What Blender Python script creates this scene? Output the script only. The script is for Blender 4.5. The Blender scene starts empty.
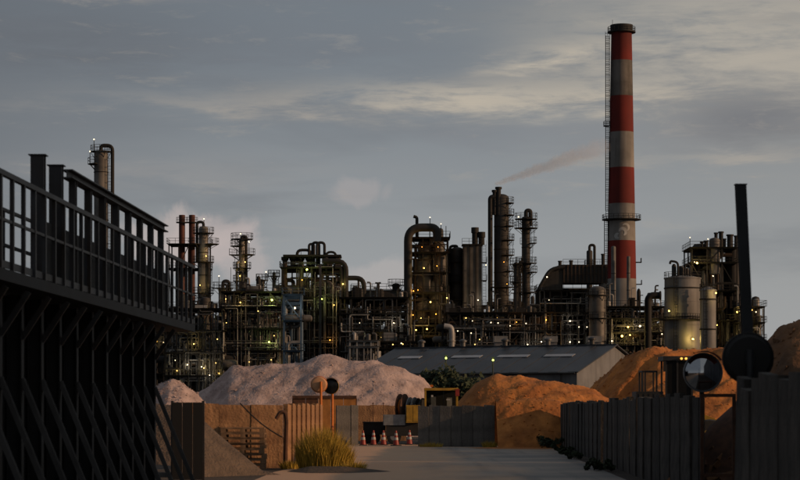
import bpy, math, random
from mathutils import Vector, noise
R = math.radians
# ---------------------------------------------------------------- camera, sky, sun, exposure
scene = bpy.context.scene
F = 100.0 / 36.0 * 800.0          # focal length in photo pixels
EYE, HOR = 1.7, 409.0             # eye height (m), horizon row in the photo
SUN_AZ, SUN_EL = 105.0, 14.0       # degrees clockwise from +Y (view axis), elevation
cd = bpy.data.cameras.new('camera')
cd.lens = 100; cd.sensor_width = 36; cd.shift_y = (HOR - 240.0) / 800.0
cd.clip_start = 0.5; cd.clip_end = 6000
cd.dof.use_dof = True; cd.dof.focus_distance = 330; cd.dof.aperture_fstop = 4.5
cam = bpy.data.objects.new('camera', cd); scene.collection.objects.link(cam)
cam.location = (0, 0, EYE); cam.rotation_euler = (R(90), 0, 0)
scene.camera = cam
scene.view_settings.view_transform = 'Standard'; scene.view_settings.look = 'None'
scene.view_settings.exposure = 0.0; scene.view_settings.gamma = 1.0
scene.cycles.use_denoising = True
scene.cycles.max_bounces = 8; scene.cycles.diffuse_bounces = 3; scene.cycles.volume_bounces = 6
scene.cycles.sample_clamp_indirect = 3.0

world = bpy.data.worlds.new('World'); scene.world = world; world.use_nodes = True
nt = world.node_tree; nt.nodes.clear()
def N(t, typ, **kw):
    n = t.nodes.new(typ)
    for k, v in kw.items(): setattr(n, k, v)
    return n
def build_world():
    L = nt.links.new
    out = N(nt, 'ShaderNodeOutputWorld'); bg = N(nt, 'ShaderNodeBackground')
    bg.inputs['Strength'].default_value = 0.1
    L(bg.outputs[0], out.inputs[0])
    sky = N(nt, 'ShaderNodeTexSky', sky_type='NISHITA', sun_disc=False)
    sky.sun_elevation = R(SUN_EL); sky.sun_rotation = R(SUN_AZ)
    sky.air_density = 1.0; sky.dust_density = 2.5; sky.ozone_density = 1.5
    tc = N(nt, 'ShaderNodeTexCoord'); sep = N(nt, 'ShaderNodeSeparateXYZ')
    L(tc.outputs['Generated'], sep.inputs[0])
    def math_(op, a, b=None, c=None):
        n = N(nt, 'ShaderNodeMath', operation=op)
        for i, v in enumerate((a, b, c)):
            if v is None: continue
            if isinstance(v, (int, float)): n.inputs[i].default_value = v
            else: L(v, n.inputs[i])
        return n.outputs[0]
    az = math_('ARCTAN2', sep.outputs[0], sep.outputs[1])
    el = math_('ARCSINE', sep.outputs[2])
    def ramp(val, pts, interp='EASE'):
        n = N(nt, 'ShaderNodeValToRGB'); cr = n.color_ramp; cr.interpolation = interp
        while len(cr.elements) < len(pts): cr.elements.new(0.5)
        for e, (p, c) in zip(cr.elements, pts):
            e.position = p; e.color = (c, c, c, 1) if isinstance(c, (int, float)) else (*c, 1)
        L(val, n.inputs[0]); return n.outputs[0]
    def maprange(v, a, b, c=0., d=1.):
        n = N(nt, 'ShaderNodeMapRange', interpolation_type='SMOOTHSTEP')
        L(v, n.inputs[0])
        for i, x in enumerate((a, b, c, d)): n.inputs[i + 1].default_value = x
        return n.outputs[0]
    def cloudnoise(sx, sz, scale, detail, off=0., rough=.55):
        cx = N(nt, 'ShaderNodeCombineXYZ')
        L(math_('MULTIPLY', az, sx), cx.inputs[0]); L(math_('MULTIPLY', el, sz), cx.inputs[1])
        cx.inputs[2].default_value = off
        n = N(nt, 'ShaderNodeTexNoise'); n.inputs['Scale'].default_value = scale
        n.inputs['Detail'].default_value = detail; n.inputs['Roughness'].default_value = rough
        n.inputs['Distortion'].default_value = .35
        L(cx.outputs[0], n.inputs['Vector']); return n.outputs[0]
    def mix(f, a, b):
        n = N(nt, 'ShaderNodeMix', data_type='RGBA')
        if isinstance(f, (int, float)): n.inputs[0].default_value = f
        else: L(f, n.inputs[0])
        for i, v in ((6, a), (7, b)):
            if isinstance(v, tuple): n.inputs[i].default_value = (*v, 1)
            else: L(v, n.inputs[i])
        return n.outputs[2]
    # thin overcast veil over the clear sky (colours are radiance x10, background strength 0.1)
    veil_hi = (1.75, 1.98, 2.25); veil_lo = (3.55, 3.68, 3.8)
    veil = mix(maprange(el, 0.02, 0.185), veil_lo, veil_hi)
    col = mix(.93, sky.outputs[0], veil)
    warm = maprange(az, -0.02, 0.35)                        # the sky brightens towards the sunset
    col = mix(math_('MULTIPLY', warm, .30), col, (3.4, 3.15, 2.7))
    cool = maprange(az, -0.02, -0.26)
    col = mix(math_('MULTIPLY', cool, .62), col, (1.05, 1.15, 1.32))
    n1 = cloudnoise(6, 34, 1.0, 5, 3.1)
    n2 = cloudnoise(11, 75, 1.0, 7, 7.7, .62)
    n3 = cloudnoise(30, 130, 1.0, 7, 4.4, .65)
    col = mix(math_('MULTIPLY', maprange(n1, .46, .70), .45), col, (1.7, 1.85, 2.05))
    # separate cloud banks: soft edged, broken up by the noise fields
    wa = math_('ADD', az, math_('MULTIPLY', math_('SUBTRACT', n1, .5), .10))
    we = math_('ADD', math_('ADD', el, math_('MULTIPLY', math_('SUBTRACT', n2, .5), .030)), math_('MULTIPLY', math_('SUBTRACT', n3, .5), .016))
    tex = math_('ADD', math_('MULTIPLY', n2, .6), math_('MULTIPLY', n3, .4))
    def bank(px, py, sx, sy, amt, c, lo=.34, hi=.58):
        nonlocal col
        a0, e0 = (px - 400) / F, (HOR - py) / F
        da = math_('POWER', math_('ABSOLUTE', math_('DIVIDE', math_('SUBTRACT', wa, a0), sx / F)), 2.)
        de = math_('POWER', math_('ABSOLUTE', math_('DIVIDE', math_('SUBTRACT', we, e0), sy / F)), 2.)
        g = math_('EXPONENT', math_('MULTIPLY', math_('ADD', da, de), -1.))
        g = math_('MULTIPLY', math_('MULTIPLY', g, maprange(tex, lo, hi)), amt)
        col = mix(g, col, c)
    cream = (5.6, 4.9, 3.9); grey = (1.75, 1.8, 1.95)
    bank(90, 45, 150, 30, .55, (1.25, 1.36, 1.55), .3, .6)
    bank(330, 50, 120, 26, .45, (1.7, 1.85, 2.1), .3, .6)
    bank(700, 50, 150, 62, .75, (4.9, 4.4, 3.65), .25, .55)
    bank(830, 60, 160, 70, .7, (4.6, 4.15, 3.5), .25, .55)
    bank(250, 108, 190, 13, .62, (3.6, 3.3, 2.95))
    bank(480, 97, 130, 13, .8, cream)
    bank(565, 62, 60, 14, .85, cream)
    bank(650, 100, 90, 12, .7, cream)
    bank(770, 122, 110, 26, .85, grey, .25, .5)
    bank(560, 132, 170, 16, .45, (2.2, 2.3, 2.5), .3, .6)
    bank(725, 158, 60, 7, .6, (4.2, 3.75, 3.2))
    bank(590, 158, 50, 8, .4, (4.0, 3.6, 3.1))
    bank(60, 2, 110, 8, .5, (3.2, 2.9, 2.6))
    bank(775, 34, 60, 6, .6, grey)
    bank(160, 168, 160, 12, .35, (3.2, 3.05, 2.95))
    # small pink cumulus low over the plant
    n6 = cloudnoise(42, 46, 1.0, 6, 21.3, .55)
    def puff(px, py, sx, sy, amt, c, cut=.0):
        nonlocal col
        da = math_('POWER', math_('ABSOLUTE', math_('DIVIDE', math_('SUBTRACT', az, (px - 400) / F), sx / F)), 2.)
        de = math_('POWER', math_('ABSOLUTE', math_('DIVIDE', math_('SUBTRACT', el, (HOR - py) / F), sy / F)), 2.)
        d = math_('ADD', math_('SUBTRACT', 1., math_('SQRT', math_('ADD', da, de))), math_('MULTIPLY', math_('SUBTRACT', n6, .5), 2.6))
        col = mix(math_('MULTIPLY', maprange(d, .0, .55), amt), col, c)
    puff(165, 236, 52, 36, .62, (5.1, 4.35, 4.1))
    puff(206, 242, 46, 30, .60, (5.0, 4.25, 4.05))
    puff(242, 256, 38, 24, .50, (4.9, 4.25, 4.1))
    puff(358, 193, 40, 16, .28, (4.9, 4.2, 4.0))
    puff(372, 276, 46, 20, .42, (5.0, 4.5, 4.3))
    streak = math_('MULTIPLY', maprange(n3, .55, .72), maprange(el, .03, .10))
    col = mix(math_('MULTIPLY', streak, .22), col, (4.0, 3.6, 3.1))
    L(col, bg.inputs['Color'])
build_world()
sd = bpy.data.lights.new('sun', 'SUN'); sd.energy = 2.8; sd.angle = R(1.0); sd.color = (1.0, .60, .33)
sun = bpy.data.objects.new('sun', sd); scene.collection.objects.link(sun)
sdir = Vector((math.sin(R(SUN_AZ)) * math.cos(R(SUN_EL)), math.cos(R(SUN_AZ)) * math.cos(R(SUN_EL)), math.sin(R(SUN_EL))))
sun.rotation_euler = (-sdir).to_track_quat('-Z', 'Y').to_euler(); sun.location = (40, -20, 60)

# ---------------------------------------------------------------- helpers
C = scene.collection
def PX(px, D): return (px - 400.0) * D / F
def PZ(py, D): return EYE + (HOR - py) * D / F
def P(px, py, D): return Vector((PX(px, D), D, PZ(py, D)))

MATS = {}
def mat(name, col, rough=.7, metal=0., var=.25, scale=1.5, bump=0., bscale=8., tint=None, rnd=0., streak=0., spec=.4):
    if name in MATS: return MATS[name]
    m = bpy.data.materials.new(name); m.use_nodes = True; t = m.node_tree; L = t.links.new
    b = t.nodes['Principled BSDF']
    b.inputs['Roughness'].default_value = rough; b.inputs['Metallic'].default_value = metal
    b.inputs['Specular IOR Level'].default_value = spec
    tc = N(t, 'ShaderNodeTexCoord'); mp = N(t, 'ShaderNodeMapping')
    L(tc.outputs['Object'], mp.inputs[0])
    nz = N(t, 'ShaderNodeTexNoise'); nz.inputs['Scale'].default_value = scale; nz.inputs['Detail'].default_value = 6
    L(mp.outputs[0], nz.inputs['Vector'])
    cr = N(t, 'ShaderNodeValToRGB')
    c2 = tint or tuple(x * (1 - var) for x in col)
    cr.color_ramp.elements[0].position = .35; cr.color_ramp.elements[0].color = (*c2, 1)
    cr.color_ramp.elements[1].position = .65; cr.color_ramp.elements[1].color = (*col, 1)
    L(nz.outputs[0], cr.inputs[0]); c = cr.outputs[0]
    if streak:
        mp2 = N(t, 'ShaderNodeMapping'); mp2.inputs['Scale'].default_value = (1, 1, .08)
        L(tc.outputs['Object'], mp2.inputs[0])
        n2 = N(t, 'ShaderNodeTexNoise'); n2.inputs['Scale'].default_value = scale * 3; n2.inputs['Detail'].default_value = 4
        L(mp2.outputs[0], n2.inputs['Vector'])
        mr = N(t, 'ShaderNodeMapRange'); L(n2.outputs[0], mr.inputs[0])
        mr.inputs[1].default_value = .4; mr.inputs[2].default_value = .7; mr.inputs[3].default_value = 1; mr.inputs[4].default_value = 1 - streak
        mx = N(t, 'ShaderNodeMix', data_type='RGBA', blend_type='MULTIPLY'); mx.inputs[0].default_value = 1
        L(c, mx.inputs[6]); L(mr.outputs[0], mx.inputs[7]); c = mx.outputs[2]
    if rnd:
        oi = N(t, 'ShaderNodeObjectInfo'); mr = N(t, 'ShaderNodeMapRange'); L(oi.outputs['Random'], mr.inputs[0])
        mr.inputs[3].default_value = 1 - rnd; mr.inputs[4].default_value = 1 + rnd * .4
        mx = N(t, 'ShaderNodeMix', data_type='RGBA', blend_type='MULTIPLY'); mx.inputs[0].default_value = 1
        L(c, mx.inputs[6]); L(mr.outputs[0], mx.inputs[7]); c = mx.outputs[2]
    L(c, b.inputs['Base Color'])
    if bump:
        n3 = N(t, 'ShaderNodeTexNoise'); n3.inputs['Scale'].default_value = bscale; n3.inputs['Detail'].default_value = 8
        L(tc.outputs['Object'], n3.inputs['Vector'])
        bp = N(t, 'ShaderNodeBump'); bp.inputs['Strength'].default_value = bump; bp.inputs['Distance'].default_value = .1
        L(n3.outputs[0], bp.inputs['Height']); L(bp.outputs[0], b.inputs['Normal'])
    MATS[name] = m; return m
def emat(name, col, strength):
    if name in MATS: return MATS[name]
    m = bpy.data.materials.new(name); m.use_nodes = True; b = m.node_tree.nodes['Principled BSDF']
    b.inputs['Base Color'].default_value = (*col, 1); b.inputs['Emission Color'].default_value = (*col, 1)
    b.inputs['Emission Strength'].default_value = strength
    MATS[name] = m; return m

class MB:
    def __init__(s): s.v = []; s.f = []
    def add(s, vs, fs):
        o = len(s.v); s.v += [Vector(v) for v in vs]; s.f += [tuple(i + o for i in f) for f in fs]; return s
    def box(s, x0, x1, y0, y1, z0, z1):
        vs = [(x, y, z) for z in (z0, z1) for y in (y0, y1) for x in (x0, x1)]
        return s.add(vs, [(0, 2, 3, 1), (4, 5, 7, 6), (0, 1, 5, 4), (2, 6, 7, 3), (0, 4, 6, 2), (1, 3, 7, 5)])
    def obox(s, o, u, v, w):        # corner o, edge vectors
        o, u, v, w = map(Vector, (o, u, v, w))
        vs = [o + u * a + v * b + w * c for c in (0, 1) for b in (0, 1) for a in (0, 1)]
        return s.add(vs, [(0, 2, 3, 1), (4, 5, 7, 6), (0, 1, 5, 4), (2, 6, 7, 3), (0, 4, 6, 2), (1, 3, 7, 5)])
    def bar(s, p, q, w, h=None, up=None):
        p, q = Vector(p), Vector(q); d = (q - p)
        if d.length < 1e-6: return s
        d.normalize(); h = h or w
        a = up or (Vector((0, 0, 1)) if abs(d.z) < .9 else Vector((0, 1, 0)))
        x = d.cross(Vector(a)).normalized(); z = x.cross(d).normalized()
        return s.obox(p - x * w / 2 - z * h / 2, x * w, q - p, z * h)
    def hbeam(s, p, q, w, h, t, up=None):
        p, q = Vector(p), Vector(q); d = (q - p).normalized()
        a = Vector(up) if up else (Vector((0, 0, 1)) if abs(d.z) < .9 else Vector((0, 1, 0)))
        x = d.cross(a).normalized(); z = x.cross(d).normalized(); e = q - p
        s.obox(p - x * w / 2 - z * h / 2, x * w, e, z * t)
        s.obox(p - x * w / 2 + z * (h / 2 - t), x * w, e, z * t)
        return s.obox(p - x * t / 2 - z * (h / 2 - t), x * t, e, z * (h - 2 * t))
    def tube(s, pts, r, n=8, r2=None):
        pts = [Vector(p) for p in pts]; rings = []
        prev = None
        for i, p in enumerate(pts):
            d = (pts[min(i + 1, len(pts) - 1)] - pts[max(i - 1, 0)]).normalized()
            if prev is None:
                a = Vector((0, 0, 1)) if abs(d.z) < .9 else Vector((1, 0, 0)); x = d.cross(a).normalized()
            else:
                x = (prev - d * prev.dot(d))
                x = x.normalized() if x.length > 1e-6 else d.orthogonal().normalized()
            prev = x; y = d.cross(x)
            rr = r if r2 is None else r + (r2 - r) * i / (len(pts) - 1)
            rings.append([p + (x * math.cos(k * 2 * math.pi / n) + y * math.sin(k * 2 * math.pi / n)) * rr for k in range(n)])
        vs = [v for g in rings for v in g]; fs = []
        for i in range(len(rings) - 1):
            for k in range(n):
                fs.append((i * n + k, i * n + (k + 1) % n, (i + 1) * n + (k + 1) % n, (i + 1) * n + k))
        fs.append(tuple(range(n - 1, -1, -1))); fs.append(tuple(range((len(rings) - 1) * n, len(rings) * n)))
        return s.add(vs, fs)
    def lathe(s, prof, c=(0, 0), n=20, axis='z', o=(0, 0, 0), closed=False):
        vs = []; fs = []; o = Vector(o)
        for r, z in prof:
            for k in range(n):
                a = k * 2 * math.pi / n; x, y = r * math.cos(a), r * math.sin(a)
                vs.append(Vector((c[0] + x, c[1] + y, z)) if axis == 'z' else (o + Vector((z, x, y)) if axis == 'x' else o + Vector((x, z, y))))
        m = len(prof)
        for i in range(m if closed else m - 1):
            j = (i + 1) % m
            for k in range(n): fs.append((i * n + k, i * n + (k + 1) % n, j * n + (k + 1) % n, j * n + k))
        if not closed:
            fs.append(tuple(range(n - 1, -1, -1))); fs.append(tuple(range((m - 1) * n, m * n)))
        return s.add(vs, fs)
    def rail_ring(s, c, r, z, h=1.1, n=10, a0=0, a1=360, t=.05):
        pts = [Vector((c[0] + r * math.cos(R(a0 + (a1 - a0) * k / n)), c[1] + r * math.sin(R(a0 + (a1 - a0) * k / n)), z)) for k in range(n + 1)]
        for i, p in enumerate(pts):
            s.bar(p, p + Vector((0, 0, h)), t)
            if i < n:
                for f in (.5, 1.): s.bar(p + Vector((0, 0, h * f)), pts[i + 1] + Vector((0, 0, h * f)), t)
        return s
    def rail(s, a, b, h=1.1, step=1.8, t=.05):
        a, b = Vector(a), Vector(b); n = max(1, round((b - a).length / step)); up = Vector((0, 0, h))
        for i in range(n + 1):
            p = a.lerp(b, i / n); s.bar(p, p + up, t)
        for f in (.5, 1.): s.bar(a + up * f, b + up * f, t)
        return s
    def ladder(s, x, y, z0, z1, w=.55, t=.06, cage=True):
        for d in (-w / 2, w / 2): s.bar((x + d, y, z0), (x + d, y, z1), t)
        k = z0
        while k < z1:
            s.bar((x - w / 2, y, k), (x + w / 2, y, k), t * .7)
            k += .6
        if cage:
            for d in (-w * .7, 0, w * .7): s.bar((x + d, y - .7, z0 + 2), (x + d, y - .7, z1 + 1), t * .7)
            k = z0 + 2
            while k < z1 + 1:
                for a, b in (((-w / 2, 0), (-w * .7, -.7)), ((-w * .7, -.7), (w * .7, -.7)), ((w * .7, -.7), (w / 2, 0))):
                    s.bar((x + a[0], y + a[1], k), (x + b[0], y + b[1], k), t * .7)
                k += 1.5
        return s
    def build(s, name, material, parent=None, smooth=True, loc=None, rotz=0):
        off = root_of(parent).location if parent is not None else (Vector(loc) if loc is not None else Vector((0, 0, 0)))
        me = bpy.data.meshes.new(name)
        me.from_pydata([v - off for v in s.v] if off.length else s.v, [], s.f)
        if smooth:
            me.polygons.foreach_set('use_smooth', [True] * len(me.polygons)); me.set_sharp_from_angle(angle=.7)
        me.update(); o = bpy.data.objects.new(name, me); C.objects.link(o)
        if isinstance(material, str): material = MATS[material]
        me.materials.append(material)
        if parent is not None: o.parent = parent
        else: o.location = off
        return o
def root_of(o):
    while o.parent is not None: o = o.parent
    return o
def tag(o, label, cat=None, group=None, kind=None):
    if label: o['label'] = label
    if cat: o['category'] = cat
    if group: o['group'] = group
    if kind: o['kind'] = kind
    return o
def thing(name, label, cat, loc, group=None, rotz=0):
    o = bpy.data.objects.new(name, None); C.objects.link(o); o.location = loc; o.empty_display_size = .3
    o.rotation_euler.z = rotz
    return tag(o, label, cat, group)
def copy_tree(o, parent=None):
    c = o.copy(); C.objects.link(c); c.parent = parent
    for ch in list(o.children): copy_tree(ch, c)
    return c
def bend(pts, rad, k=4):
    pts = [Vector(p) for p in pts]; out = [pts[0]]
    for i in range(1, len(pts) - 1):
        a, b, c = pts[i - 1], pts[i], pts[i + 1]
        r = min(rad, (a - b).length * .48, (c - b).length * .48)
        p0 = b + (a - b).normalized() * r; p1 = b + (c - b).normalized() * r
        for j in range(k + 1):
            t = j / k; out.append(p0.lerp(b, t).lerp(b.lerp(p1, t), t))
    return out + [pts[-1]]

# ---------------------------------------------------------------- materials
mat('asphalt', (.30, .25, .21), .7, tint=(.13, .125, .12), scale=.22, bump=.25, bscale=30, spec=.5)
mat('earth', (.07, .05, .036), .95, var=.5, scale=.25, bump=.6, bscale=9)
mat('pale_gravel', (.44, .335, .31), .95, tint=(.27, .20, .185), scale=1.2, bump=.8, bscale=5)
mat('orange_sand', (.50, .19, .045), .95, tint=(.30, .105, .025), scale=.9, bump=.8, bscale=4, streak=.3)
mat('brown_soil', (.27, .125, .05), .95, tint=(.07, .042, .026), scale=.5, bump=1., bscale=3)
mat('grey_gravel', (.13, .095, .07), .95, tint=(.07, .052, .04), scale=2, bump=.8, bscale=14)
mat('concrete', (.16, .148, .135), .9, tint=(.09, .084, .078), scale=1.6, bump=.25, bscale=14, rnd=.3, streak=.35)
mat('lit_stained_concrete', (.42, .235, .115), .85, tint=(.20, .10, .048), scale=1.7, bump=.4, bscale=12, rnd=.22, streak=.4)  # orange deepened to stand in for warm lamplight, over sandy stains
mat('dark_concrete', (.10, .087, .075), .95, tint=(.035, .031, .027), scale=2.2, bump=.35, bscale=16, rnd=.45, streak=.5)
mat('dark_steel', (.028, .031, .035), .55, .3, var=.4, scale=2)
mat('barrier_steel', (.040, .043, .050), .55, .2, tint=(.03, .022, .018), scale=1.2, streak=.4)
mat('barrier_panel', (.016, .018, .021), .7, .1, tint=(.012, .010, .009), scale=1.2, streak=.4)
mat('bare_steel', (.085, .085, .088), .6, .2, var=.4, scale=1.5)
mat('plant_steel', (.018, .017, .016), .8, .1, var=.5, scale=.5, rnd=.4)
mat('plant_rust', (.05, .032, .022), .8, .1, var=.5, scale=.6, rnd=.4)
mat('pipe_grey', (.10, .098, .095), .5, .3, var=.45, scale=.5, rnd=.6)
mat('pipe_pale', (.30, .295, .285), .5, .2, var=.45, scale=.5, rnd=.5)
mat('pipe_black', (.012, .012, .012), .75, .0, var=.4, scale=.5)
mat('vessel_grey', (.14, .13, .118), .6, .1, tint=(.06, .054, .048), scale=.35, streak=.45)
mat('vessel_pale', (.25, .235, .21), .6, .1, tint=(.12, .108, .095), scale=.35, streak=.45)
mat('vessel_dark', (.034, .030, .027), .7, .1, tint=(.016, .015, .014), scale=.35, streak=.4)
mat('tank_white', (.21, .205, .20), .7, .0, tint=(.14, .135, .13), scale=.2, streak=.5)
mat('red_stack_steel', (.09, .028, .02), .7, .1, var=.4, scale=.4)
mat('blue_steel', (.045, .09, .15), .6, .1, var=.35, scale=.6)
mat('chimney_red', (.165, .014, .009), .85, tint=(.105, .010, .007), scale=.12, streak=.3)
mat('chimney_white', (.28, .265, .245), .85, tint=(.15, .14, .13), scale=.12, streak=.5)
mat('chimney_sooty', (.16, .145, .13), .85, tint=(.05, .046, .043), scale=.16, streak=.55)
mat('chimney_mark', (.40, .40, .39), .85, tint=(.28, .28, .27), scale=.3)
mat('roof_sheet', (.052, .056, .064), .5, .2, var=.3, scale=.25, streak=.2)
mat('shed_wall', (.16, .165, .175), .7, .1, var=.3, scale=.4, streak=.35)
mat('skylight', (.30, .31, .33), .35, var=.2, scale=.4)
mat('yellow_paint', (.42, .24, .025), .5, var=.35, scale=3)
mat('orange_paint', (.62, .17, .02), .45, var=.25, scale=5)
mat('ochre_paint', (.45, .19, .045), .7, var=.35, scale=3)
mat('orange_faded', (.50, .27, .14), .6, var=.25, scale=6)
mat('red_paint', (.27, .028, .018), .5, var=.3, scale=5)
mat('white_paint', (.42, .41, .39), .5, var=.3, scale=5)
mat('grey_paint', (.22, .23, .24), .5, .2, var=.35, scale=5)
mat('rubber', (.02, .02, .02), .85, var=.3, scale=8)
mat('glass_dark', (.008, .009, .01), .25, var=.1, spec=.25)
mat('wood', (.26, .16, .09), .85, tint=(.15, .09, .05), scale=4, streak=.3)
mat('rust', (.10, .045, .025), .9, tint=(.05, .025, .016), scale=5)
mat('mirror_face', (.42, .43, .45), .04, 1.0, var=.02)
mat('dry_grass', (.46, .33, .05), .8, tint=(.28, .18, .025), scale=3)
mat('dark_leaf', (.03, .045, .018), .8, tint=(.015, .022, .01), scale=2)
mat('bark', (.06, .045, .03), .9, scale=4)
emat('lamp_yellow', (1., .66, .2), 2.4); emat('lamp_white', (1., .84, .55), 2.2); emat('lamp_green', (.85, 1., .25), 1.6)
emat('lamp_orange', (1., .45, .08), 1.8)

# ---------------------------------------------------------------- ground and road
def sheet(name, pts, z, m, res=None):
    b = MB(); b.add([(x, y, z) for x, y in pts], [tuple(range(len(pts)))])
    o = b.build(name, m, smooth=False); o['kind'] = 'structure'; return o
sheet('ground', [(-3000, -600), (3000, -600), (3000, 5200), (-3000, 5200)], 0, 'earth')
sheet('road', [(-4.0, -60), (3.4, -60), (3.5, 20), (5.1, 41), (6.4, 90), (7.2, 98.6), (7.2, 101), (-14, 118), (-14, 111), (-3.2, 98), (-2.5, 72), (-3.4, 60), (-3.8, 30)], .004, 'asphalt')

def worn(name, sx, sy, lo, amt, col):
    # long worn or dusty tracks laid over a material's own colour, in object space
    t = MATS[name].node_tree; L = t.links.new; b = t.nodes['Principled BSDF']; src = b.inputs['Base Color'].links[0].from_socket
    tc = N(t, 'ShaderNodeTexCoord'); mp = N(t, 'ShaderNodeMapping'); mp.inputs['Scale'].default_value = (sx, sy, 1); L(tc.outputs['Object'], mp.inputs[0])
    nz = N(t, 'ShaderNodeTexNoise'); nz.inputs['Scale'].default_value = 1; nz.inputs['Detail'].default_value = 5; L(mp.outputs[0], nz.inputs['Vector'])
    mr = N(t, 'ShaderNodeMapRange'); L(nz.outputs[0], mr.inputs[0]); mr.inputs[1].default_value = lo; mr.inputs[2].default_value = lo + .14; mr.inputs[4].default_value = amt
    mx = N(t, 'ShaderNodeMix', data_type='RGBA'); L(mr.outputs[0], mx.inputs[0]); L(src, mx.inputs[6]); mx.inputs[7].default_value = (*col, 1); L(mx.outputs[2], b.inputs['Base Color'])
def warm_pool(name, xa, xb, col):
    # warm light painted as sandy colour on the road's left side, ragged edge
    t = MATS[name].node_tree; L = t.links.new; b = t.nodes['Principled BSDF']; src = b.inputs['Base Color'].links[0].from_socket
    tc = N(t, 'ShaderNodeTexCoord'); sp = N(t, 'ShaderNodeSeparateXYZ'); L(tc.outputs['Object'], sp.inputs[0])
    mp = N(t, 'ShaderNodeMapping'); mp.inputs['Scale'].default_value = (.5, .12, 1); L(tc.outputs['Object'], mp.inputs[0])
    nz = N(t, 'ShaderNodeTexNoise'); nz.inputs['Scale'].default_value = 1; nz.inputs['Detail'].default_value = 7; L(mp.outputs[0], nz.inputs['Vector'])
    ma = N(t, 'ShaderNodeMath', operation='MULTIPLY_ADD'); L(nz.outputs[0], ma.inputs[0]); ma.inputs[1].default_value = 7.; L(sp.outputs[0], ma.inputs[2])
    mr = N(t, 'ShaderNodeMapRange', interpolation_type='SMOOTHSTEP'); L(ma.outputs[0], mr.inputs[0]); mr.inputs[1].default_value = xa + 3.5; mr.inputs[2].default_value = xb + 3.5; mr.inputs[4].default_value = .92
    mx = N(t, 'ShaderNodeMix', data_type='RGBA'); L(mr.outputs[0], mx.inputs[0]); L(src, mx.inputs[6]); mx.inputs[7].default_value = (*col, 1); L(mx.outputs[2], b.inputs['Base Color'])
worn('asphalt', 1.5, .05, .52, .7, (.10, .098, .096)); worn('asphalt', .12, .06, .50, .6, (.40, .28, .18))
warm_pool('asphalt', 3.4, .2, (.50, .30, .17))
worn('pale_gravel', 2.5, 2.5, .60, .6, (.14, .10, .09)); worn('orange_sand', .5, .5, .52, .4, (.22, .085, .025)); worn('dark_concrete', 2.6, 2.6, .58, .5, (.02, .018, .016))
rs = random.Random(8); ring = []
for k in range(40):
    a = 2 * math.pi * k / 40; q = 1 + rs.uniform(-.18, .18); ring.append((5.3 + 2.2 * q * math.cos(a), 97.0 + 2.6 * q * math.sin(a)))
sheet('sand_spill', ring, .010, 'orange_sand')
# heaps: a ridge line traced along a depth, falling off at the angle of repose
def heap(name, label, m, sky, D, front, back, seed, tan=.66, rough=.25, nx=130, ny=70, soft=1.2, skew=0.0, xlim=None, clip=None, cat='heap', rill=.25, gd=-.9, clods=700):
    xs = [PX(p, D) for p, _ in sky]; zs = [max(0., PZ(q, D)) for _, q in sky]
    x0, x1 = xs[0], xs[-1]
    if xlim: x0, x1 = xlim
    def h(x):
        if x <= xs[0]: return zs[0] - (xs[0] - x) * tan
        if x >= xs[-1]: return zs[-1] - (x - xs[-1]) * tan
        for i in range(len(xs) - 1):
            if x <= xs[i + 1]:
                t = (x - xs[i]) / (xs[i + 1] - xs[i]); return zs[i] + (zs[i + 1] - zs[i]) * t
    vs = []; fs = []
    for j in range(ny):
        y = D - front + (front + back) * j / (ny - 1)
        for i in range(nx):
            x = x0 + (x1 - x0) * i / (nx - 1)
            dy = y - D - skew * (x - (x0 + x1) / 2)
            z = h(x) - (math.sqrt(dy * dy + soft * soft) - soft) * tan
            amp = min(1., max(0., z) / 1.2)
            n = noise.fractal(Vector((x * .3 + seed, y * .3, seed)), 1., 2., 3) * rough * 1.3
            n -= abs(noise.fractal(Vector(((x + y * gd) * .75 + seed, (y - x * gd) * .10, 3. + seed)), 1., 2., 3)) * rill * 1.2
            n += noise.fractal(Vector((x * 3 + seed, y * 3, 9. + seed)), .8, 2., 3) * rough * .16
            z = z + n * amp
            if clip: z = clip(x, y, z)
            vs.append((x, y, max(z, -.12)))
    for j in range(ny - 1):
        for i in range(nx - 1):
            a = j * nx + i; fs.append((a, a + 1, a + nx + 1, a + nx))
    b = MB(); b.add(vs, fs)
    rg = random.Random(int(seed * 10))
    for k in range(clods):
        j, i = rg.randrange(2, ny // 2 + 6), rg.randrange(2, nx - 2); p = Vector(vs[j * nx + i])
        if p.z < .25: continue
        s_ = rg.uniform(.03, .09) * (1 + (rg.random() < .06)); u = Vector((rg.gauss(0, 1), rg.gauss(0, 1), rg.gauss(0, 1))).normalized(); v = u.orthogonal().normalized(); q = u.cross(v)
        b.add([p + u * s_, p - u * s_, p + v * s_ * .8, p - v * s_ * .8, p + q * s_ * .7, p - q * s_ * .7], [(0, 2, 4), (2, 1, 4), (1, 3, 4), (3, 0, 4), (2, 0, 5), (1, 2, 5), (3, 1, 5), (0, 3, 5)])
    o = b.build(name, m, loc=((x0 + x1) / 2, D, 0)); return tag(o, label, cat)

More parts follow.
